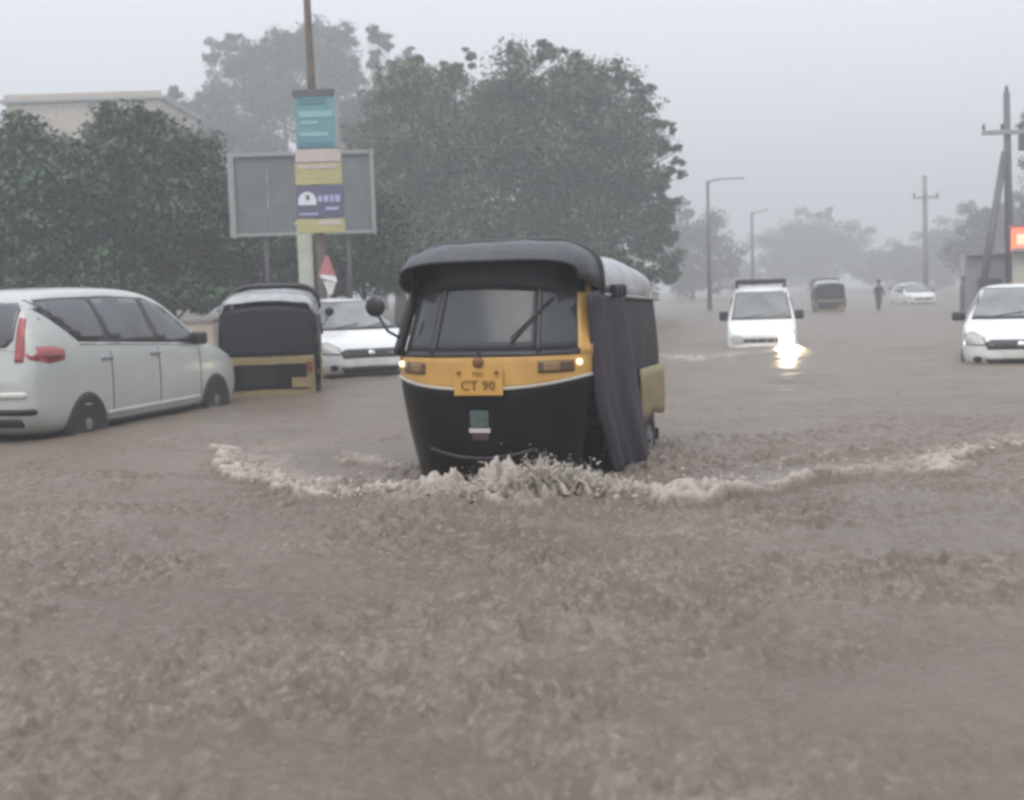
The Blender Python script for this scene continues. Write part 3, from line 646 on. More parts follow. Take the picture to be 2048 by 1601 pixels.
    bm = bmesh.new(); box(bm, Vector((-.62, 0, .52)), (.52, 1.12, .16), .05); box(bm, Vector((-.95, 0, .88)), (.12, 1.12, .60), .05); bput('passenger_seat', bm, M['seat'], t, smooth=True)
    bm = bmesh.new(); tube(bm, [(.80, -.34, .98), (.84, -.2, 1.0), (.88, 0, .99), (.84, .2, 1.0), (.80, .34, .98)], .018, 8); tube(bm, [(.88, 0, .99), (1.02, 0, .45)], .03, 8); bput('handlebar', bm, M['trim'], t, smooth=True)
    # lamps, emblem, plate, stickers, mirror
    for s in (-1, 1):
        bput('headlight', fpatch(s * .47 - .095, s * .47 + .095, .885, .962, .014, .02, 8, 4), M['darklens'], t, smooth=True)
        h = bput('headlight_lens', fpatch(s * .45 - .045, s * .45 + .045, .893, .954, .020, .008, 6, 4), M['lens'], t, smooth=True); h.data.materials[0] = M['darklens'] if oldpaint else mat('amber_lens', (.22, .13, .05), .15)
        bm = bmesh.new(); c = Vector(front(s * .585, .945, .02)); bmesh.ops.create_uvsphere(bm, u_segments=14, v_segments=10, radius=.023, matrix=Matrix.Translation(c) @ Matrix.Diagonal((.6, 1, 1, 1))); bput('marker_lamp', bm, M['trim'] if oldpaint else M['lit'], t, smooth=True)
    bm = bmesh.new(); lathe(bm, [(.034, 0), (.034, .02), (.022, .03)], Vector(front(0, .962, .004)), 'X', 18); bput('emblem', bm, M['ink'], t, smooth=True)
    bm = bmesh.new(); box(bm, Vector(front(0, 1.0, .01)), (.02, .024, .07), .005); bput('horn_bracket', bm, M['trim'], t)
    pl = bput('number_plate', fpatch(-.155, .165, .748, .915, .030, .008, 6, 4), M['plate'], t)
    if plate_text:
        for s_, zz, sz in plate_text:
            text_mesh('plate_lettering', s_, sz, M['ink'], pl, Matrix.Translation((1.284, .005, zz)) @ Matrix.Rotation(R(90), 4, 'Z') @ Matrix.Rotation(R(90), 4, 'X'))
        for y in (-.12, .13):
            bm = bmesh.new(); lathe(bm, [(.014, 0), (.014, .008)], Vector((1.281, y, .895)), 'X', 10); bput('plate_bolt', bm, M['ink'], pl)
    stk = bput('sticker', fpatch(-.065, .055, .535, .645, .005, .004, 4, 4), M['sticker'], t)
    bput('sticker_strip', fpatch(-.075, .065, .498, .528, .006, .004, 4, 2), M['cream'], stk)
    bput('sticker_foot', fpatch(-.055, .05, .45, .490, .005, .004, 4, 2), M['maroon'], stk)
    bm = bmesh.new(); tube(bm, [(.90, -.63, 1.10), (.97, -.72, 1.17), (.98, -.78, 1.28)], .010, 8); a = bput('mirror_arm', bm, M['trim'], t, smooth=True)
    bm = bmesh.new(); lathe(bm, [(.02, -.03), (.058, -.022), (.07, .0), (.066, .012), (.02, .016)], (.98, -.80, 1.34), 'X', 22); bput('mirror_head', bm, M['trim'], a, smooth=True)
    return t

def at_heading(px, D, z, phi, lx, ly=0):     # origin of a vehicle whose local point (lx, ly) stands at this place
    c, s = math.cos(phi), math.sin(phi); p = at(px, 700, D)
    return (p.x - (lx * c - ly * s), D - (lx * s + ly * c), z)
ph = R(-108.5)
a1 = rickshaw('black and yellow auto rickshaw ploughing a bow wave, with purple-grey side curtain', at_heading(955, 8.15, -.15, ph, 1.25), ph, True, False, [('MH', .887, .045), ('CT 90', .81, .09)])
a1.scale = (1, 1.05, 1)
ph = R(97.5)
a2 = rickshaw('black auto rickshaw seen from behind beside the silver-white people carrier', at_heading(537, 16.7, -.27, ph, -1.25), ph, False, True)
ph = R(76)
car('mpv', 'people_carrier', 'silver-white people carrier at the left edge with tall red tail lamp', 'car', at_heading(168, 12.5, -.25, ph, -1.37, -.85), ph, M['pearl'])
ph = R(-68)
car('hatch', 'white_car', 'white car behind the auto rickshaw mirror, half hidden by the front auto rickshaw', 'car', at_heading(742, 20.0, -.25, ph, 1.9), ph, M['white'])
ph = R(-101)
car('van', 'white_van', 'white van with roof rack and one glaring headlamp, hood-deep in water', 'van', at_heading(1524, 26.0, -.52, ph, 1.8), ph, M['white'])
ph = R(-111)
car('hatch', 'white_car', 'white car cut off by the right edge, nose half under water', 'car', at_heading(2042, 18.5, -.36, ph, 1.9), ph, M['white'])
ph = R(-92)
car('hatch', 'white_car', 'small hazy white car farthest down the flooded road', 'car', at_heading(1847, 69, -.35, ph, 1.9), ph, M['white'])
ph = R(82)
a3 = copy_tree(a2); a3['label'] = 'hazy auto rickshaw seen from behind, beyond the white van'
a3.location = at_heading(1662, 57, -.25, ph, -1.25); a3.rotation_euler = (0, 0, ph)

# ------------------------------------------------------------------ wading people, far off
def person(label, px, D, m, lean):
    p = at(px, 600, D); t = thing('person', label, 'person', (p.x, D, -.35), R(200 + lean * 40))
    V = [(0, 0, .92), (0, 0, 1.15), (0, .02, 1.36), (0, .03, 1.47), (0, .05, 1.60), (.02, .05, 1.68), (.10, 0, .86), (.11, .10, .48), (.12, .02, .06), (.12, .14, .03), (-.10, 0, .86), (-.11, -.08, .48), (-.12, -.2, .08), (-.12, -.08, .03),
         (.19, .02, 1.38), (.25, .04, 1.12), (.22, .20, .95), (-.19, .02, 1.38), (-.26, .0, 1.12), (-.24, .14, .94)]
    E = [(0, 1), (1, 2), (2, 3), (3, 4), (4, 5), (0, 6), (6, 7), (7, 8), (8, 9), (0, 10), (10, 11), (11, 12), (12, 13), (2, 14), (14, 15), (15, 16), (2, 17), (17, 18), (18, 19)]
    rad = [.13, .13, .13, .055, .095, .075, .085, .06, .045, .04, .085, .06, .045, .04, .06, .045, .03, .06, .045, .03]
    me = bpy.data.meshes.new('body'); me.from_pydata(V, E, []); o = bpy.data.objects.new('body', me); C.objects.link(o)
    sk = o.modifiers.new('s', 'SKIN'); sub = o.modifiers.new('u', 'SUBSURF'); sub.levels = 1; sub.render_levels = 1
    for i, r in enumerate(rad): me.skin_vertices[0].data[i].radius = (r, r)
    me.skin_vertices[0].data[0].use_root = True
    dg = bpy.context.evaluated_depsgraph_get(); m2 = bpy.data.meshes.new_from_object(o.evaluated_get(dg)); o.modifiers.clear(); o.data = m2
    m2.materials.clear(); m2.materials.append(m); m2.materials.append(M['skin'])
    for f in m2.polygons:
        f.use_smooth = True
        if f.center.z > 1.47: f.material_index = 1
    o.parent = t
    bm = bmesh.new(); bmesh.ops.create_uvsphere(bm, u_segments=12, v_segments=8, radius=.105, matrix=Matrix.Translation((0, .03, 1.66)) @ Matrix.Diagonal((.95, 1.05, .8, 1))); bput('hair', bm, M['trim'], t, smooth=True)
person('person in dark clothes wading in the haze between grey auto rickshaw and far white car', 1757, 58, M['cloth'], 0)
person('person in grey clothes wading beside the thin post near the roadside stall', 1926, 50, M['cloth2'], 1)

# ------------------------------------------------------------------ street lamp with advertising boards
D = 24.0
def upright(px, py, D): return at(px, py, D)
b0 = at(645, 520, D); t = thing('street_lamp', 'tall street lamp pole carrying teal, yellow and navy advertising boards', 'street lamp', (b0.x, D, -.42))
ZL = lambda py: at(625, py, D).z + .42
lean = -.020
bm = bmesh.new(); tube(bm, [(lean * z * -1 * 0 + 0 - .018 * z * .6, 0, z) for z in (0, 2, 4, 6, 8, 9.6)], [.10, .095, .085, .075, .062, .05], 14); bput('pole', bm, M['brownpole'], t, smooth=True)
bm = bmesh.new(); tube(bm, [(-.104, 0, 9.5), (-.1, -.5, 9.9), (-.1, -1.4, 10.1)], .03, 8); a = bput('lamp_arm', bm, M['polegrey'], t, smooth=True)
bm = bmesh.new(); box(bm, Vector((-.1, -1.7, 10.1)), (.22, .6, .1), .03); bput('lamp_head', bm, M['steel'], a)
def board(pxl, pxr, pt, pb, m, name, y=-.16, th=.10):
    l = at(pxl, (pt + pb) / 2, D).x - b0.x; r = at(pxr, (pt + pb) / 2, D).x - b0.x; zt_, zb_ = ZL(pt), ZL(pb)
    bm = bmesh.new(); box(bm, Vector(((l + r) / 2, y, (zt_ + zb_) / 2)), (r - l, th, zt_ - zb_), .008); return bput(name, bm, m, t)
def printed(par, pxl, pxr, pt, pb, m, name, y=-.216):
    l = at(pxl, (pt + pb) / 2, D).x - b0.x; r = at(pxr, (pt + pb) / 2, D).x - b0.x; zt_, zb_ = ZL(pt), ZL(pb)
    bm = bmesh.new(); box(bm, Vector(((l + r) / 2, y, (zt_ + zb_) / 2)), (r - l, .012, zt_ - zb_), 0); return bput(name, bm, m, par)
b = board(594, 680, 186, 300, M['teal'], 'upper_board')
printed(b, 588, 672, 183, 197, M['polegrey'], 'board_frame_top', -.222); printed(b, 673, 681, 186, 300, M['frame'], 'board_frame_side', -.222)
printed(b, 602, 668, 226, 238, M['tealpale'], 'printed_band'); printed(b, 598, 670, 287, 298, M['tealdeep'], 'printed_band'); printed(b, 600, 655, 202, 212, M['tealdeep'], 'printed_band')
printed(b, 604, 640, 246, 252, M['tealpale'], 'printed_line'); printed(b, 604, 660, 268, 276, M['tealpale'], 'printed_line')
b = board(594, 684, 301, 327, M['advpink'], 'header_board')
b = board(594, 686, 329, 372, M['advyellow'], 'middle_board'); printed(b, 600, 676, 333, 340, M['advpink'], 'printed_band')
b = board(596, 690, 374, 438, M['navy'], 'navy_board')
bm = bmesh.new(); c = at(618, 398, D); rr = .17
vs = [(c.x - b0.x + rr * math.cos(a), -.218, ZL(404) + rr * 1.0 * math.sin(a)) for a in np.linspace(0, math.pi, 15)]
f = [bm.verts.new(v) for v in vs] + [bm.verts.new((c.x - b0.x - rr, -.218, ZL(412))), bm.verts.new((c.x - b0.x + rr, -.218, ZL(412)))]
f = f[:15] + [f[15], f[16]]; bm.faces.new(f); g = bmesh.ops.extrude_face_region(bm, geom=bm.faces[:]); [setattr(v, 'co', v.co + Vector((0, .014, 0))) for v in g['geom'] if isinstance(v, bmesh.types.BMVert)]
e = bput('printed_emblem', bm, M['advwhite'], b)
printed(e, 616, 622, 392, 402, M['navy'], 'emblem_gap', -.222)
for k, (x0, x1) in enumerate(((640, 648), (651, 660), (663, 670), (673, 683))): printed(b, x0, x1, 394 - k * .3, 407, M['lilac'], 'printed_letter')
printed(b, 655, 680, 417, 423, M['lilac'], 'printed_line'); printed(b, 602, 640, 428, 432, M['lilac'], 'printed_line')
b = board(598, 692, 440, 468, M['advyellow'], 'lower_board'); printed(b, 640, 684, 444, 452, M['advpink'], 'printed_band')
bm = bmesh.new()
for py in (200, 290, 320, 365, 385, 430, 460): tube(bm, [(-.05, 0, ZL(py)), (-.05, -.12, ZL(py))], .02, 6)
bput('brackets', bm, M['steel'], t)
p = at(613, 560, 25.0); t = thing('painted_post', 'short pale painted post under the lower yellow advertising board', 'post', (p.x, 25.0, -.42))
bm = bmesh.new(); box(bm, Vector((0, 0, 1.35)), (.27, .2, 2.7 + .9), .02); bput('shaft', bm, M['palepost'], t)
bm = bmesh.new(); box(bm, Vector((0, 0, 3.18)), (.32, .26, .06), .015); bput('cap', bm, M['palepost'], t)
# small warning sign
p = at(653, 560, 22.5); t = thing('warning_sign', 'small red triangular sign with white foot beside the pale post', 'sign', (p.x, 22.5, -.42)); z = lambda py: at(653, py, 22.5).z + .42
bm = bmesh.new(); tube(bm, [(.02, .05, 0), (.02, .05, z(520))], .025, 10); bput('post', bm, M['steel'], t, smooth=True)
def plate_tri(name, pts, m, y, th=.02):
    bm = bmesh.new(); f = bm.faces.new([bm.verts.new((x, y, zz)) for x, zz in pts]); g = bmesh.ops.extrude_face_region(bm, geom=[f])
    for v in g['geom']:
        if isinstance(v, bmesh.types.BMVert): v.co.y += th
    return bput(name, bm, m, t)
plate_tri('sign_plate', [(-.15, z(552)), (.16, z(552)), (.05, z(513)), (0, z(511))], M['redpaint'], 0)
plate_tri('sign_border', [(-.10, z(556)), (.19, z(566)), (.17, z(554)), (-.09, z(549))], M['advwhite'], -.024)
plate_tri('sign_foot', [(.02, z(590)), (.09, z(590)), (.17, z(566)), (-.06, z(561))], M['cream'], -.010)

# ------------------------------------------------------------------ empty hoarding frame
D = 30.0
p = at(604, 470, D); t = thing('hoarding', 'blank grey hoarding in a pale frame behind the advertising boards', 'billboard', (p.x, D, 0.0)); X_ = lambda px, py=390: at(px, py, D).x - p.x; Z_ = lambda px, py: at(px, py, D).z
zt1, zb1 = Z_(604, 308), Z_(604, 468); xl, xr_ = X_(464), X_(746)
n_ = 4
for k in range(n_):
    a0 = xl + (xr_ - xl) * k / n_; a1 = xl + (xr_ - xl) * (k + 1) / n_
    bm = bmesh.new(); box(bm, Vector(((a0 + a1) / 2, .04, (zt1 + zb1) / 2)), (a1 - a0 - .012, .02, zt1 - zb1), .003); bput('panel', bm, M['sheet'], t)
for (c, s_, nm) in (((xl, 0, (zt1 + zb1) / 2), (.15, .10, zt1 - zb1 + .12), 'frame_post'), ((xr_, 0, (zt1 + zb1) / 2), (.09, .10, zt1 - zb1 + .12), 'frame_post'),
                  (((xl + xr_) / 2, -.004, zt1), (xr_ - xl - .14, .09, .09), 'frame_rail'), (((xl + xr_) / 2, -.004, zb1), (xr_ - xl - .14, .09, .07), 'frame_rail')):
    bm = bmesh.new(); box(bm, Vector(c), s_, .01); bput(nm, bm, M['frame'], t)
for x in (xl * .55, xr_ * .62):
    bm = bmesh.new(); tube(bm, [(x, .14, -.1), (x, .14, zt1)], .06, 10); bput('support_post', bm, M['polegrey'], t, smooth=True)

# ------------------------------------------------------------------ walls and buildings
D = 31.5
xl, xr_ = at(-260, 650, D).x, at(452, 650, D).x
t = thing('compound_wall', 'low beige plastered compound wall behind the people carrier', 'wall', ((xl + xr_) / 2, D, -.4)); hw = (xr_ - xl) / 2
bm = bmesh.new(); box(bm, Vector((0, 0, .58)), (hw * 2, .2, 1.16), .01); bput('wall', bm, M['wallp'], t)
n_ = 9
for k in range(n_):
    bm = bmesh.new(); box(bm, Vector((-hw + (k + .5) * 2 * hw / n_, 0, 1.20)), (2 * hw / n_ - .012, .28, .08), .01); bput('coping_stone', bm, M['wallgrey'], t)
for k in range(5):
    bm = bmesh.new(); box(bm, Vector((-hw + .15 + k * (2 * hw - .3) / 4, -.01, .64)), (.3, .26, 1.28), .01); bput('pier', bm, M['wallgrey'], t)
D = 84.0
pl_, pr_ = at(14, 250, D), at(322, 250, D); t = thing('building', 'beige flat-roofed building showing above the dark trees at left', 'building', ((pl_.x + pr_.x) / 2, D, 0)); bw = pr_.x - pl_.x
ztop = at(150, 188, D).z
bm = bmesh.new(); box(bm, Vector((0, 5, ztop / 2 - .3)), (bw, 10, ztop - .6), .02); bput('walls', bm, M['wallp'], t)
bm = bmesh.new(); box(bm, Vector((0, 5, ztop - .40)), (bw + .7, 10.7, .22), .02); bput('roof_slab', bm, M['frame'], t)
bm = bmesh.new(); box(bm, Vector((0, .1, ztop - .1)), (bw + .2, .15, .34), .02); bput('parapet', bm, M['wallp'], t)
for fl in range(3):
    for k in range(4):
        x = -bw / 2 + bw * (k + .5) / 4; zz = ztop - 3.6 - fl * 3.2
        bm = bmesh.new(); box(bm, Vector((x, -.02, zz)), (1.2, .10, 1.4), .01); w_ = bput('window', bm, M['frame'], t)
        bm = bmesh.new(); box(bm, Vector((x, -.06, zz)), (1.05, .06, 1.25), .005); bput('pane', bm, M['winglass'], w_)
# shop at the right edge with its lit sign
D = 40.0
p = at(2024, 560, D); t = thing('roadside_shop', 'pale roadside shop at right edge below the glowing red sign', 'shop', (p.x + 2.15 * .927, D - 2.15 * .375, 0), R(-22)); zt_ = at(2030, 505, D).z
bm = bmesh.new(); box(bm, Vector((0, 1.8, zt_ / 2 - .1)), (4.3, 3.5, zt_ + .2), .02); bput('walls', bm, M['shopwall'], t)
bm = bmesh.new(); box(bm, Vector((0, 1.6, zt_ + .06)), (4.3, 3.9, .12), .02); bput('roof', bm, M['concrete'], t)
bm = bmesh.new(); box(bm, Vector((.9, -.0, 1.0)), (1.6, .1, 2.0), .01); bput('shutter', bm, M['stall'], t)
a, b = at(2024, 480, D - .3), at(2085, 480, D - .3); z0, z1 = at(2030, 506, D - .3).z + .04, at(2030, 456, D - .3).z
t = thing('illuminated_sign', 'glowing red sign above the pale shop at the right edge', 'sign', ((a.x + b.x) / 2, D - .3, z0))
bm = bmesh.new(); box(bm, Vector((0, .06, (z1 - z0) / 2)), (b.x - a.x, .12, z1 - z0), .02); bput('light_box', bm, M['signglow'], t)
bm = bmesh.new(); box(bm, Vector((0, -.01, (z1 - z0) * .5)), ((b.x - a.x) * .7, .03, (z1 - z0) * .45), .02); bput('lit_panel', bm, M['signglow2'], t)
bm = bmesh.new(); box(bm, Vector((0, .07, z1 - z0 + .05)), (b.x - a.x + .1, .2, .08), .01); bput('sign_hood', bm, M['redpaint'], t)
# stall
D = 46.0
p = at(1970, 600, D); t = thing('roadside_stall', 'grey sheet-metal stall with dark opening beside the leaning stay pole', 'stall', (p.x, D, -.1), R(-21)); zt_ = at(1970, 512, D).z + .1; wd_ = (at(2008, 560, D).x - at(1932, 560, D).x)
bm = bmesh.new(); box(bm, Vector((0, .8, zt_ / 2)), (wd_, 1.6, zt_), .02); bput('walls', bm, M['stall'], t)
bm = bmesh.new(); box(bm, Vector((.1, .7, zt_ + .04)), (wd_ + .1, 1.9, .06), .01); bput('roof', bm, M['stall'], t)
bm = bmesh.new(); box(bm, Vector((.16, -.01, zt_ * .42)), (wd_ * .6, .06, zt_ * .4), .01); bput('opening', bm, M['dark'], t)
bm = bmesh.new(); box(bm, Vector((.16, -.12, zt_ * .20)), (wd_ * .7, .25, .05), .01); bput('counter', bm, M['wallgrey'], t)

# ------------------------------------------------------------------ poles on the right
D = 45.0
p = at(2021, 560, D); q = at(2013, 185, D); t = thing('utility_pole', 'near utility pole with crossarm, transformer and leaning stay pole', 'utility pole', (p.x, D, -.1)); top = q.z + .1; dx = q.x - p.x
bm = bmesh.new(); tube(bm, [(0, 0, 0), (dx * .5, 0, top * .5), (dx, 0, top)], [.16, .14, .11], 12); bput('pole', bm, M['polegrey'], t, smooth=True); zc = at(2010, 266, D).z + .1
bm = bmesh.new(); box(bm, Vector((dx * .8, -.16, zc)), (1.9, .12, .16), .015); ca = bput('crossarm', bm, M['steel'], t)
for k, x in enumerate((-.85, -.2, .45, .95)):
    bm = bmesh.new(); lathe(bm, [(.03, 0), (.05, .04), (.04, .10), (.06, .13), (.04, .20), (.02, .22)], (dx * .8 + x - .05, -.16, zc + .08), 'Z', 12); bput('insulator', bm, M['trim'], ca, smooth=True)
bm = bmesh.new(); lathe(bm, [(.03, 0), (.06, .05), (.05, .14), (.07, .18), (.02, .26)], (dx, 0, top - .02), 'Z', 12); bput('top_insulator', bm, M['trim'], t, smooth=True)
bm = bmesh.new(); box(bm, Vector((.62, -.1, zc - .34)), (.62, .5, .6), .04); tr_ = bput('transformer', bm, M['polegrey'], t)
for k in range(4):
    bm = bmesh.new(); box(bm, Vector((.42 + .14 * k, -.37, zc - .34)), (.03, .06, .5), .008); bput('cooling_fin', bm, M['polegrey'], tr_)
s0 = at(2007, 305, D); s1 = at(1955, 590, D - 1)
bm = bmesh.new(); tube(bm, [Vector((s0.x - p.x, -.12, s0.z + .1)), Vector((s1.x - p.x, -1.0, .0))], [.12, .14], 10); bput('stay_pole', bm, M['polegrey'], t, smooth=True)
D = 82.0
p = at(1852, 580, D); q = at(1849, 352, D); t = thing('utility_pole', 'far hazy utility pole with crossarm above the far white car', 'utility pole', (p.x, D, -.42)); top = q.z + .42
bm = bmesh.new(); tube(bm, [(0, 0, 0), (q.x - p.x, 0, top)], [.18, .14], 10); bput('pole', bm, M['concrete'], t, smooth=True); zc = at(1850, 396, D).z + .42
bm = bmesh.new(); box(bm, Vector((q.x - p.x, -.2, zc)), (1.7, .12, .14), .01); ca = bput('crossarm', bm, M['steel'], t)
for x in (-.75, 0, .75):
    bm = bmesh.new(); lathe(bm, [(.04, 0), (.07, .06), (.05, .16), (.03, .24)], (q.x - p.x + x, -.2, zc + .07), 'Z', 10); bput('insulator', bm, M['trim'], ca, smooth=True)
D = 70.0
p = at(1419, 590, D); q = at(1417, 362, D); e = at(1478, 357, D); t = thing('street_lamp', 'hazy street lamp with long arm right of the big tree', 'street lamp', (p.x, D, -.42)); top = q.z + .42
bm = bmesh.new(); tube(bm, [(0, 0, 0), (0, 0, top)], [.13, .08], 10); bput('pole', bm, M['polegrey'], t, smooth=True)
bm = bmesh.new(); tube(bm, [(0, 0, top - .15), (.4, 0, top + .05), (e.x - p.x - .3, 0, e.z + .42)], .04, 8); a = bput('lamp_arm', bm, M['polegrey'], t, smooth=True)
bm = bmesh.new(); box(bm, Vector((e.x - p.x, 0, e.z + .42)), (.6, .2, .1), .03); bput('lamp_head', bm, M['steel'], a)
D = 110.0
p = at(1506, 590, D); q = at(1505, 425, D); t = thing('street_lamp', 'faint farthest street lamp seen above the white van roof', 'street lamp', (p.x, D, -.42))
bm = bmesh.new(); tube(bm, [(0, 0, 0), (0, 0, q.z + .42)], [.16, .10], 8); bput('pole', bm, M['polegrey'], t, smooth=True)
bm = bmesh.new(); tube(bm, [(0, 0, q.z + .3), (1.4, 0, q.z + .6)], .05, 8); bput('lamp_arm', bm, M['polegrey'], t, smooth=True)
D = 52.0
p = at(1925, 600, D); q = at(1924, 505, D)
bm = bmesh.new(); tube(bm, [(0, 0, 0), (0, 0, q.z + .42)], [.11, .10], 10); lathe(bm, [(.14, 0), (.14, .06), (.05, .1)], (0, 0, q.z + .42), 'Z', 12)
o = tag(bput('roadside_post', bm, M['concrete'], None, smooth=True), 'thin grey post left of the roadside stall', 'post'); o.location = (p.x, D, -.42)

# ------------------------------------------------------------------ trees
def leaf_mesh(name, cen, size, m, parent, droop=.5, nrm=None):
    n = len(cen); a = rng.normal(size=(n, 3)); a[:, 2] = a[:, 2] * .6 - droop; a /= np.linalg.norm(a, axis=1, keepdims=True)
    r = rng.normal(size=(n, 3)); b = np.cross(a, r); b /= np.maximum(np.linalg.norm(b, axis=1, keepdims=True), 1e-6)
    c = np.cross(a, b); s = size * rng.uniform(.55, 1.35, (n, 1))
    v = np.stack([cen - a * s * .6, cen + b * s * .36 + c * s * .08, cen + a * s * .6, cen - b * s * .36 + c * s * .08], 1).reshape(-1, 3)
    me = bpy.data.meshes.new(name); me.vertices.add(4 * n); me.vertices.foreach_set('co', v.astype(np.float32).ravel())
    me.loops.add(4 * n); me.loops.foreach_set('vertex_index', np.arange(4 * n, dtype=np.int32))
    me.polygons.add(n); me.polygons.foreach_set('loop_start', np.arange(0, 4 * n, 4, dtype=np.int32)); me.polygons.foreach_set('use_smooth', np.ones(n, bool)); me.update(); me.materials.append(m)
    if nrm is not None: me.normals_split_custom_set_from_vertices(np.repeat(nrm, 4, 0).astype(np.float32))
    o = bpy.data.objects.new(name, me); C.objects.link(o); o.parent = parent; return o
def tree(label, base_px, D, lobes, n, size, m, cat='tree', name='tree', trunk_r=.22, shell=.55, yext=1.0, base_z=.1, droop=.5, group='trees beyond the flooded road'):
    """lobes: (px, py, rx, ry in photograph pixels, depth offset in metres)"""
    s = F / D; bx = at(base_px, 590, D).x; t = thing(name, label, cat, (bx, D, base_z), 0, group)
    cen = []; nrms = []; tot = sum((l[2] * l[3]) for l in lobes); L = []
    for (px, py, rx, ry, *dy) in lobes:
        c = at(px, py, D); c = Vector((c.x - bx, dy[0] if dy else 0, c.z - base_z)); L.append((c, rx / s, ry / s))
        k = int(n * rx * ry / tot)
        # boughs scattered through the lobe, leaves in a flattened ball round each bough, facing outward and up
        cr = size * 5.2; nc = max(9, k // 95); d = rng.normal(size=(nc, 3)); d /= np.linalg.norm(d, axis=1, keepdims=True)
        rr = rng.uniform(0, 1, (nc, 1)) ** shell * rng.uniform(.80, 1.06, (nc, 1))
        R3 = np.array([rx / s, rx / s * yext, ry / s]); cc = np.array(c) + d * rr * R3
        sz = rng.uniform(.55, 1.25, nc); w = rng.integers(0, nc, k); dd = rng.normal(size=(k, 3)); dd /= np.linalg.norm(dd, axis=1, keepdims=True)
        q = dd * (rng.uniform(0, 1, (k, 1)) ** .62) * np.minimum(cr, .42 * R3.min() + .05) * sz[w][:, None] * np.array([1.1, 1.1, .75])
        cen.append(cc[w] + q)
        g = dd * .75 + (cc[w] - np.array(c)) / R3 * .35 + np.array([0, 0, .45]) + rng.normal(size=(k, 3)) * .18; nrms.append(g / np.linalg.norm(g, axis=1, keepdims=True))
    cen = np.concatenate(cen); cen[:, 2] = np.maximum(cen[:, 2], .05); nrms = np.concatenate(nrms)
    bm = bmesh.new(); zc = np.mean([l[0].z for l in L]); xc = np.mean([l[0].x for l in L]); fork = min(zc * .55, 3.2)
    tube(bm, [(0, 0, -.4), (.05, 0, fork * .4), (-.04, .05, fork), (xc * .3, .1, zc * .9)], [trunk_r * 1.3, trunk_r, trunk_r * .85, trunk_r * .35], 10)
    for (c, a, b) in L[:14]:
        p0 = Vector((-.04, .05, fork * random.uniform(.7, 1.05)))
        tube(bm, [p0, p0.lerp(c, .5) + Vector((random.uniform(-.2, .2), 0, .25)), c], [trunk_r * .5, trunk_r * .3, trunk_r * .12], 6)
        for k in range(3):
            e = c + Vector((random.uniform(-a, a) * .8, random.uniform(-a, a) * .6, random.uniform(-b, b) * .8)); tube(bm, [c.lerp(p0, .2), e], [trunk_r * .15, trunk_r * .05], 5)
    bput('trunk', bm, M['bark'], t, smooth=True)
    leaf_mesh('crown', cen, size, m, t, droop, nrms)
    return t
tree('big spreading tree behind the front auto rickshaw with drooping right-hand boughs', 1120, 56,
     [(1060, 190, 120, 95), (1180, 210, 110, 95), (1230, 300, 110, 110), (1120, 330, 160, 130, -1), (960, 300, 110, 110), (1250, 420, 90, 100), (1130, 470, 150, 100, -1), (980, 450, 120, 110, -1), (1310, 500, 55, 65),
      (1325, 245, 26, 14), (1335, 300, 34, 15), (1340, 350, 34, 15), (1300, 385, 50, 30), (1320, 440, 34, 30), (1290, 190, 36, 22), (1230, 150, 50, 28), (1340, 545, 32, 30), (940, 110, 16, 30), (1030, 100, 24, 16), (1090, 105, 50, 22), (1160, 120, 40, 20), (1352, 400, 22, 12), (1300, 215, 20, 12), (1355, 325, 20, 10), (1345, 470, 20, 20), (1362, 352, 14, 8), (1265, 165, 26, 14), (1345, 262, 14, 8)], 110000, .15, M['leafmid'], trunk_r=.35)
tree('yellowish-green tree directly right of the advertising boards', 800, 58,
     [(800, 190, 80, 75), (880, 190, 70, 60), (860, 290, 120, 100), (760, 300, 70, 90), (780, 420, 90, 110), (880, 430, 90, 100), (830, 120, 22, 20), (905, 140, 30, 22), (1000, 250, 80, 60, -1.5)], 75000, .14, M['leafyellow'], trunk_r=.28)
tree('dark green leafy tree at the left edge behind the people carrier', 60, 34,
     [(40, 330, 130, 90), (-70, 380, 120, 120), (150, 400, 110, 110), (50, 450, 130, 110, -1), (120, 530, 120, 70, -1), (-40, 540, 110, 80), (230, 540, 70, 60)], 66000, .125, M['leafdark'], trunk_r=.25)
tree('dark rounded tree between the left edge tree and the hoarding', 330, 35.5,
     [(260, 270, 90, 60), (350, 320, 90, 80), (230, 380, 90, 100), (400, 390, 70, 80), (330, 450, 120, 100), (430, 480, 70, 80), (270, 550, 100, 60), (400, 570, 90, 50), (300, 240, 40, 25), (225, 235, 35, 25)], 66000, .125, M['leafdark'], trunk_r=.25)
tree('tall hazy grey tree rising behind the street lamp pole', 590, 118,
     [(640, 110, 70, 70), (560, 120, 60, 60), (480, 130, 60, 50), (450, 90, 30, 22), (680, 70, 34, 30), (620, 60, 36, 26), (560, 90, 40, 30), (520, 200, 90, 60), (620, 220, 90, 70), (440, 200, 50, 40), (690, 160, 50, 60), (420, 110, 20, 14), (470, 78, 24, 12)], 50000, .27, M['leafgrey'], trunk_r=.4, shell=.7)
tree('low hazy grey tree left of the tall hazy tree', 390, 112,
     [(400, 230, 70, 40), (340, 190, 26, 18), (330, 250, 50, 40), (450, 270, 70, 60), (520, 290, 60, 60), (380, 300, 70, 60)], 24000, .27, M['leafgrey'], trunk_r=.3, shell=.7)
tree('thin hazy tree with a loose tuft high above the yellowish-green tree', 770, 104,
     [(760, 76, 26, 22), (745, 66, 14, 10), (778, 92, 14, 12), (735, 230, 40, 60), (700, 250, 50, 60), (820, 108, 12, 14), (750, 130, 14, 50), (790, 140, 14, 40)], 14000, .26, M['leafgrey'], trunk_r=.2, shell=.7)
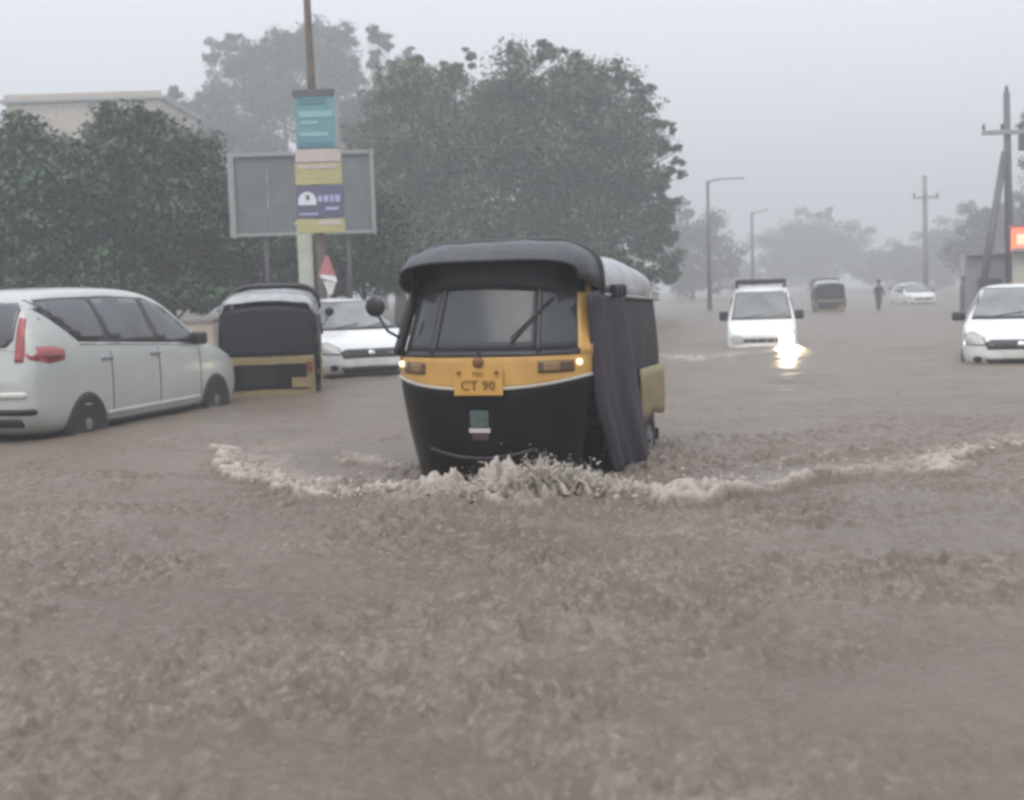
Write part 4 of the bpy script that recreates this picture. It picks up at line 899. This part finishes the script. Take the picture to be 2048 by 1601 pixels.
for k, (label, px, D_, lobes, nn) in enumerate((
    ('dark shrub below the hoarding', 540, 37, [(520, 500, 80, 70), (600, 510, 70, 70), (470, 540, 70, 50), (560, 570, 90, 45)], 12000),
    ('dark shrub right of the small red sign', 730, 38, [(700, 520, 80, 70), (780, 540, 80, 60), (740, 440, 70, 70), (660, 560, 60, 45)], 12000),
    ('dark shrub behind the front auto rickshaw roof', 920, 41, [(880, 530, 90, 70), (980, 540, 90, 60), (1080, 550, 90, 60), (1180, 550, 90, 60), (1260, 560, 60, 50)], 15000),
    ('low shrub on the compound wall behind the people carrier', 350, 32.4, [(330, 600, 80, 30), (420, 600, 60, 30), (250, 590, 80, 40), (150, 580, 100, 45), (40, 580, 100, 45)], 12000))):
    tree(label, px, D_, lobes, nn * 2, .11, M['leafdark'], 'shrub', 'shrub', .08, group='shrubs along the verge')
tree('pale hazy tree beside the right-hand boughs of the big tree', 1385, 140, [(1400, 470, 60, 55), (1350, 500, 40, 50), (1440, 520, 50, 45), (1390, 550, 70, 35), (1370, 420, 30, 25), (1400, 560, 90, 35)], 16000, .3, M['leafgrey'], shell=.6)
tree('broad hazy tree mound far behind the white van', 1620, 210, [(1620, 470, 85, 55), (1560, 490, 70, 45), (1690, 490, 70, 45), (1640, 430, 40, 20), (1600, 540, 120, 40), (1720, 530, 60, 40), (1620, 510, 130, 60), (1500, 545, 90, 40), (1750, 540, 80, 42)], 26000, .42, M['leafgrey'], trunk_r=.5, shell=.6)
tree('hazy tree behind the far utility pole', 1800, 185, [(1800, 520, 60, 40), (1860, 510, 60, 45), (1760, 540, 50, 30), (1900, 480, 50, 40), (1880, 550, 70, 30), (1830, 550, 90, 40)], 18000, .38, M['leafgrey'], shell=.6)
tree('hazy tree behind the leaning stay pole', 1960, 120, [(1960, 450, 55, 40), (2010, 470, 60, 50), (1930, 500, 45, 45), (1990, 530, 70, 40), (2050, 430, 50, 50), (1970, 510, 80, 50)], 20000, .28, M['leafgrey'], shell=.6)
tree('darker tree at the right edge beside the transformer', 2110, 70, [(2090, 260, 55, 40), (2110, 330, 60, 70), (2085, 420, 45, 40), (2130, 450, 80, 80), (2062, 270, 14, 12)], 20000, .17, M['leafmid'], shell=.6)

# ------------------------------------------------------------------ splashing water
def splash():
    bm = bmesh.new(); bmesh.ops.create_icosphere(bm, subdivisions=1, radius=1); bv = np.array([v.co[:] for v in bm.verts]); bf = np.array([[v.index for v in f.verts] for f in bm.faces]); bm.free()
    line = [onwater(*p) for p in ((850, 998), (930, 998), (1000, 994), (1060, 988), (1130, 982), (1200, 985), (1290, 992))]
    pts = []; rad = []
    def along(line, u):
        k = u * (len(line) - 1); i = min(int(k), len(line) - 2); return line[i].lerp(line[i + 1], k - i)
    centres = [(.10, .05), (.22, .09), (.30, .10), (.42, .08), (.52, .19), (.56, .15), (.66, .11), (.72, .14), (.82, .08), (.92, .06)]
    for u, h in centres:
        for k in range(230):
            a = along(line, min(max(u + random.gauss(0, .03), 0), 1)); z = abs(random.gauss(0, .55)) * h
            spread = .045 + .14 * z
            pts.append((a.x + random.gauss(0, spread), a.y + random.gauss(0, spread), .03 + z)); rad.append(random.uniform(.002, .008) * (1.2 - .6 * min(z / .25, 1)))
    l2 = [onwater(*p) for p in ((470, 930), (530, 972), (610, 998), (720, 998), (840, 990))]; l3 = [onwater(*p) for p in ((1270, 985), (1340, 996), (1450, 980), (1600, 962), (1750, 946), (1850, 940), (1960, 910), (2048, 888))]
    for l, n, h in ((l2, 260, .05), (l3, 200, .04)):
        for k in range(n):
            uu = random.random() ** 1.1; a = along(l, uu); pts.append((a.x + random.gauss(0, .05), a.y + random.gauss(.05, .06), .02 + abs(random.gauss(0, h)))); rad.append(random.uniform(.003, .011))
    JV, JF = [], []
    hp = lambda u: np.interp(u, [0, .2, .38, .47, .53, .60, .68, .74, .85, 1], [.04, .09, .07, .16, .24, .13, .20, .12, .10, .05])
    for k in range(620):
        u = random.uniform(.04, .98); a = along(line, u); h = hp(u) * random.uniform(.35, 1.05); w = random.uniform(.007, .020); ox = random.gauss(0, .05); oy = random.gauss(.0, .05)
        vx, vy = random.gauss(0, .5) * h, -abs(random.gauss(.3, .4)) * h; nseg = 6; base = len(JV)
        for i in range(nseg + 1):
            q = i / nseg; c = (a.x + ox + vx * q, a.y + oy + vy * q, .0 + h * (1.9 * q - .9 * q * q)); rr = w * (1 - .8 * q) * (1 + .35 * math.sin(q * 9 + k))
            for m_ in range(5):
                an = 2 * math.pi * m_ / 5; JV.append((c[0] + 1.5 * rr * math.cos(an) + random.gauss(0, .001), c[1] + rr * math.sin(an), c[2] + random.gauss(0, .0015)))
        for i in range(nseg):
            for m_ in range(5): JF.append((base + i * 5 + m_, base + i * 5 + (m_ + 1) % 5, base + i * 5 + 5 + (m_ + 1) % 5, base + i * 5 + 5 + m_))
        JF.append(tuple(base + nseg * 5 + m_ for m_ in range(5)))
        for i in range(3):
            q = random.uniform(.6, 1.25); pts.append((a.x + ox + vx * q + random.gauss(0, .02), a.y + oy + vy * q, max(.02, h * (1.9 * q - .9 * q * q) + random.gauss(0, .02)))); rad.append(random.uniform(.002, .007))
    P = np.array(pts); r = np.array(rad)[:, None, None]; st = rng.uniform(.6, 1.5, (len(P), 1, 3))
    V = (P[:, None, :] + bv[None] * r * st).reshape(-1, 3); Fc = (bf[None] + (np.arange(len(P)) * len(bv))[:, None, None]).reshape(-1, 3)
    m = mat('splash_water', (.44, .385, .33), .45, vary=.35, vscale=9)
    pb = m.node_tree.nodes['Principled BSDF']; pb.inputs['Subsurface Weight'].default_value = .6; pb.inputs['Subsurface Radius'].default_value = (1, .9, .8); pb.inputs['Subsurface Scale'].default_value = .04
    off_ = len(V); o = put('splash', np.concatenate([V, np.array(JV)]), Fc.tolist() + [tuple(i + off_ for i in f) for f in JF], m, None, True)
    tag(o, 'muddy spray thrown up by the bow wave of the front auto rickshaw', kind='stuff')
splash()

def rain_drops():
    n = 7000; y = 2.5 + 13.5 * rng.uniform(0, 1, n) ** 1.25; x = rng.uniform(-.50, .50, n) * (y + .5)
    k = .5 + .5 * np.clip(fbm(x * 1.2, y * 1.2, 131, 2) + .4, 0, 1); keep = rng.uniform(0, 1, n) < k; x, y = x[keep], y[keep]; n = len(x)
    h = H[np.clip(np.searchsorted(wy, y), 0, len(wy) - 1), np.clip(np.searchsorted(wx, x), 0, len(wx) - 1)]
    r = rng.uniform(.0010, .0030, n) * (1 + .06 * y); z = h + r * .5 + np.abs(rng.normal(size=n)) * .008
    b = np.array([(1, 0, 0), (0, 1, 0), (-1, 0, 0), (0, -1, 0), (0, 0, 1), (0, 0, -1)], float); f = np.array([(0, 1, 4), (1, 2, 4), (2, 3, 4), (3, 0, 4), (1, 0, 5), (2, 1, 5), (3, 2, 5), (0, 3, 5)])
    st = np.stack([rng.uniform(.7, 1.6, n), rng.uniform(.7, 1.6, n), rng.uniform(.6, 2.4, n)], 1)
    V = np.stack([x, y, z], 1)[:, None, :] + b[None] * (r[:, None] * st)[:, None, :]; Fc = f[None] + (np.arange(n) * 6)[:, None, None]
    o = put('rain_splashes', V.reshape(-1, 3), Fc.reshape(-1, 3).tolist(), mat('rain_splash_water', (.32, .28, .245), .6, vary=.25, vscale=3, spec=.2), None, True)
    tag(o, 'raindrops bouncing off the flooded road', kind='stuff')
rain_drops()

# ------------------------------------------------------------------ rain haze
bm = bmesh.new(); box(bm, Vector((0, 200, 15.0)), (430, 446, 33), 0)
hz = tag(bput('haze', bm, []), 'grey rain haze over the whole road', kind='stuff')
hm = bpy.data.materials.new('rain_haze'); hm.use_nodes = True; nn = hm.node_tree.nodes; nn.remove(nn['Principled BSDF'])
pv = nn.new('ShaderNodeVolumePrincipled'); pv.inputs['Color'].default_value = (.80, .82, .84, 1); pv.inputs['Density'].default_value = HAZE; pv.inputs['Anisotropy'].default_value = .35
hm.node_tree.links.new(pv.outputs[0], nn['Material Output'].inputs['Volume']); hz.data.materials.append(hm)
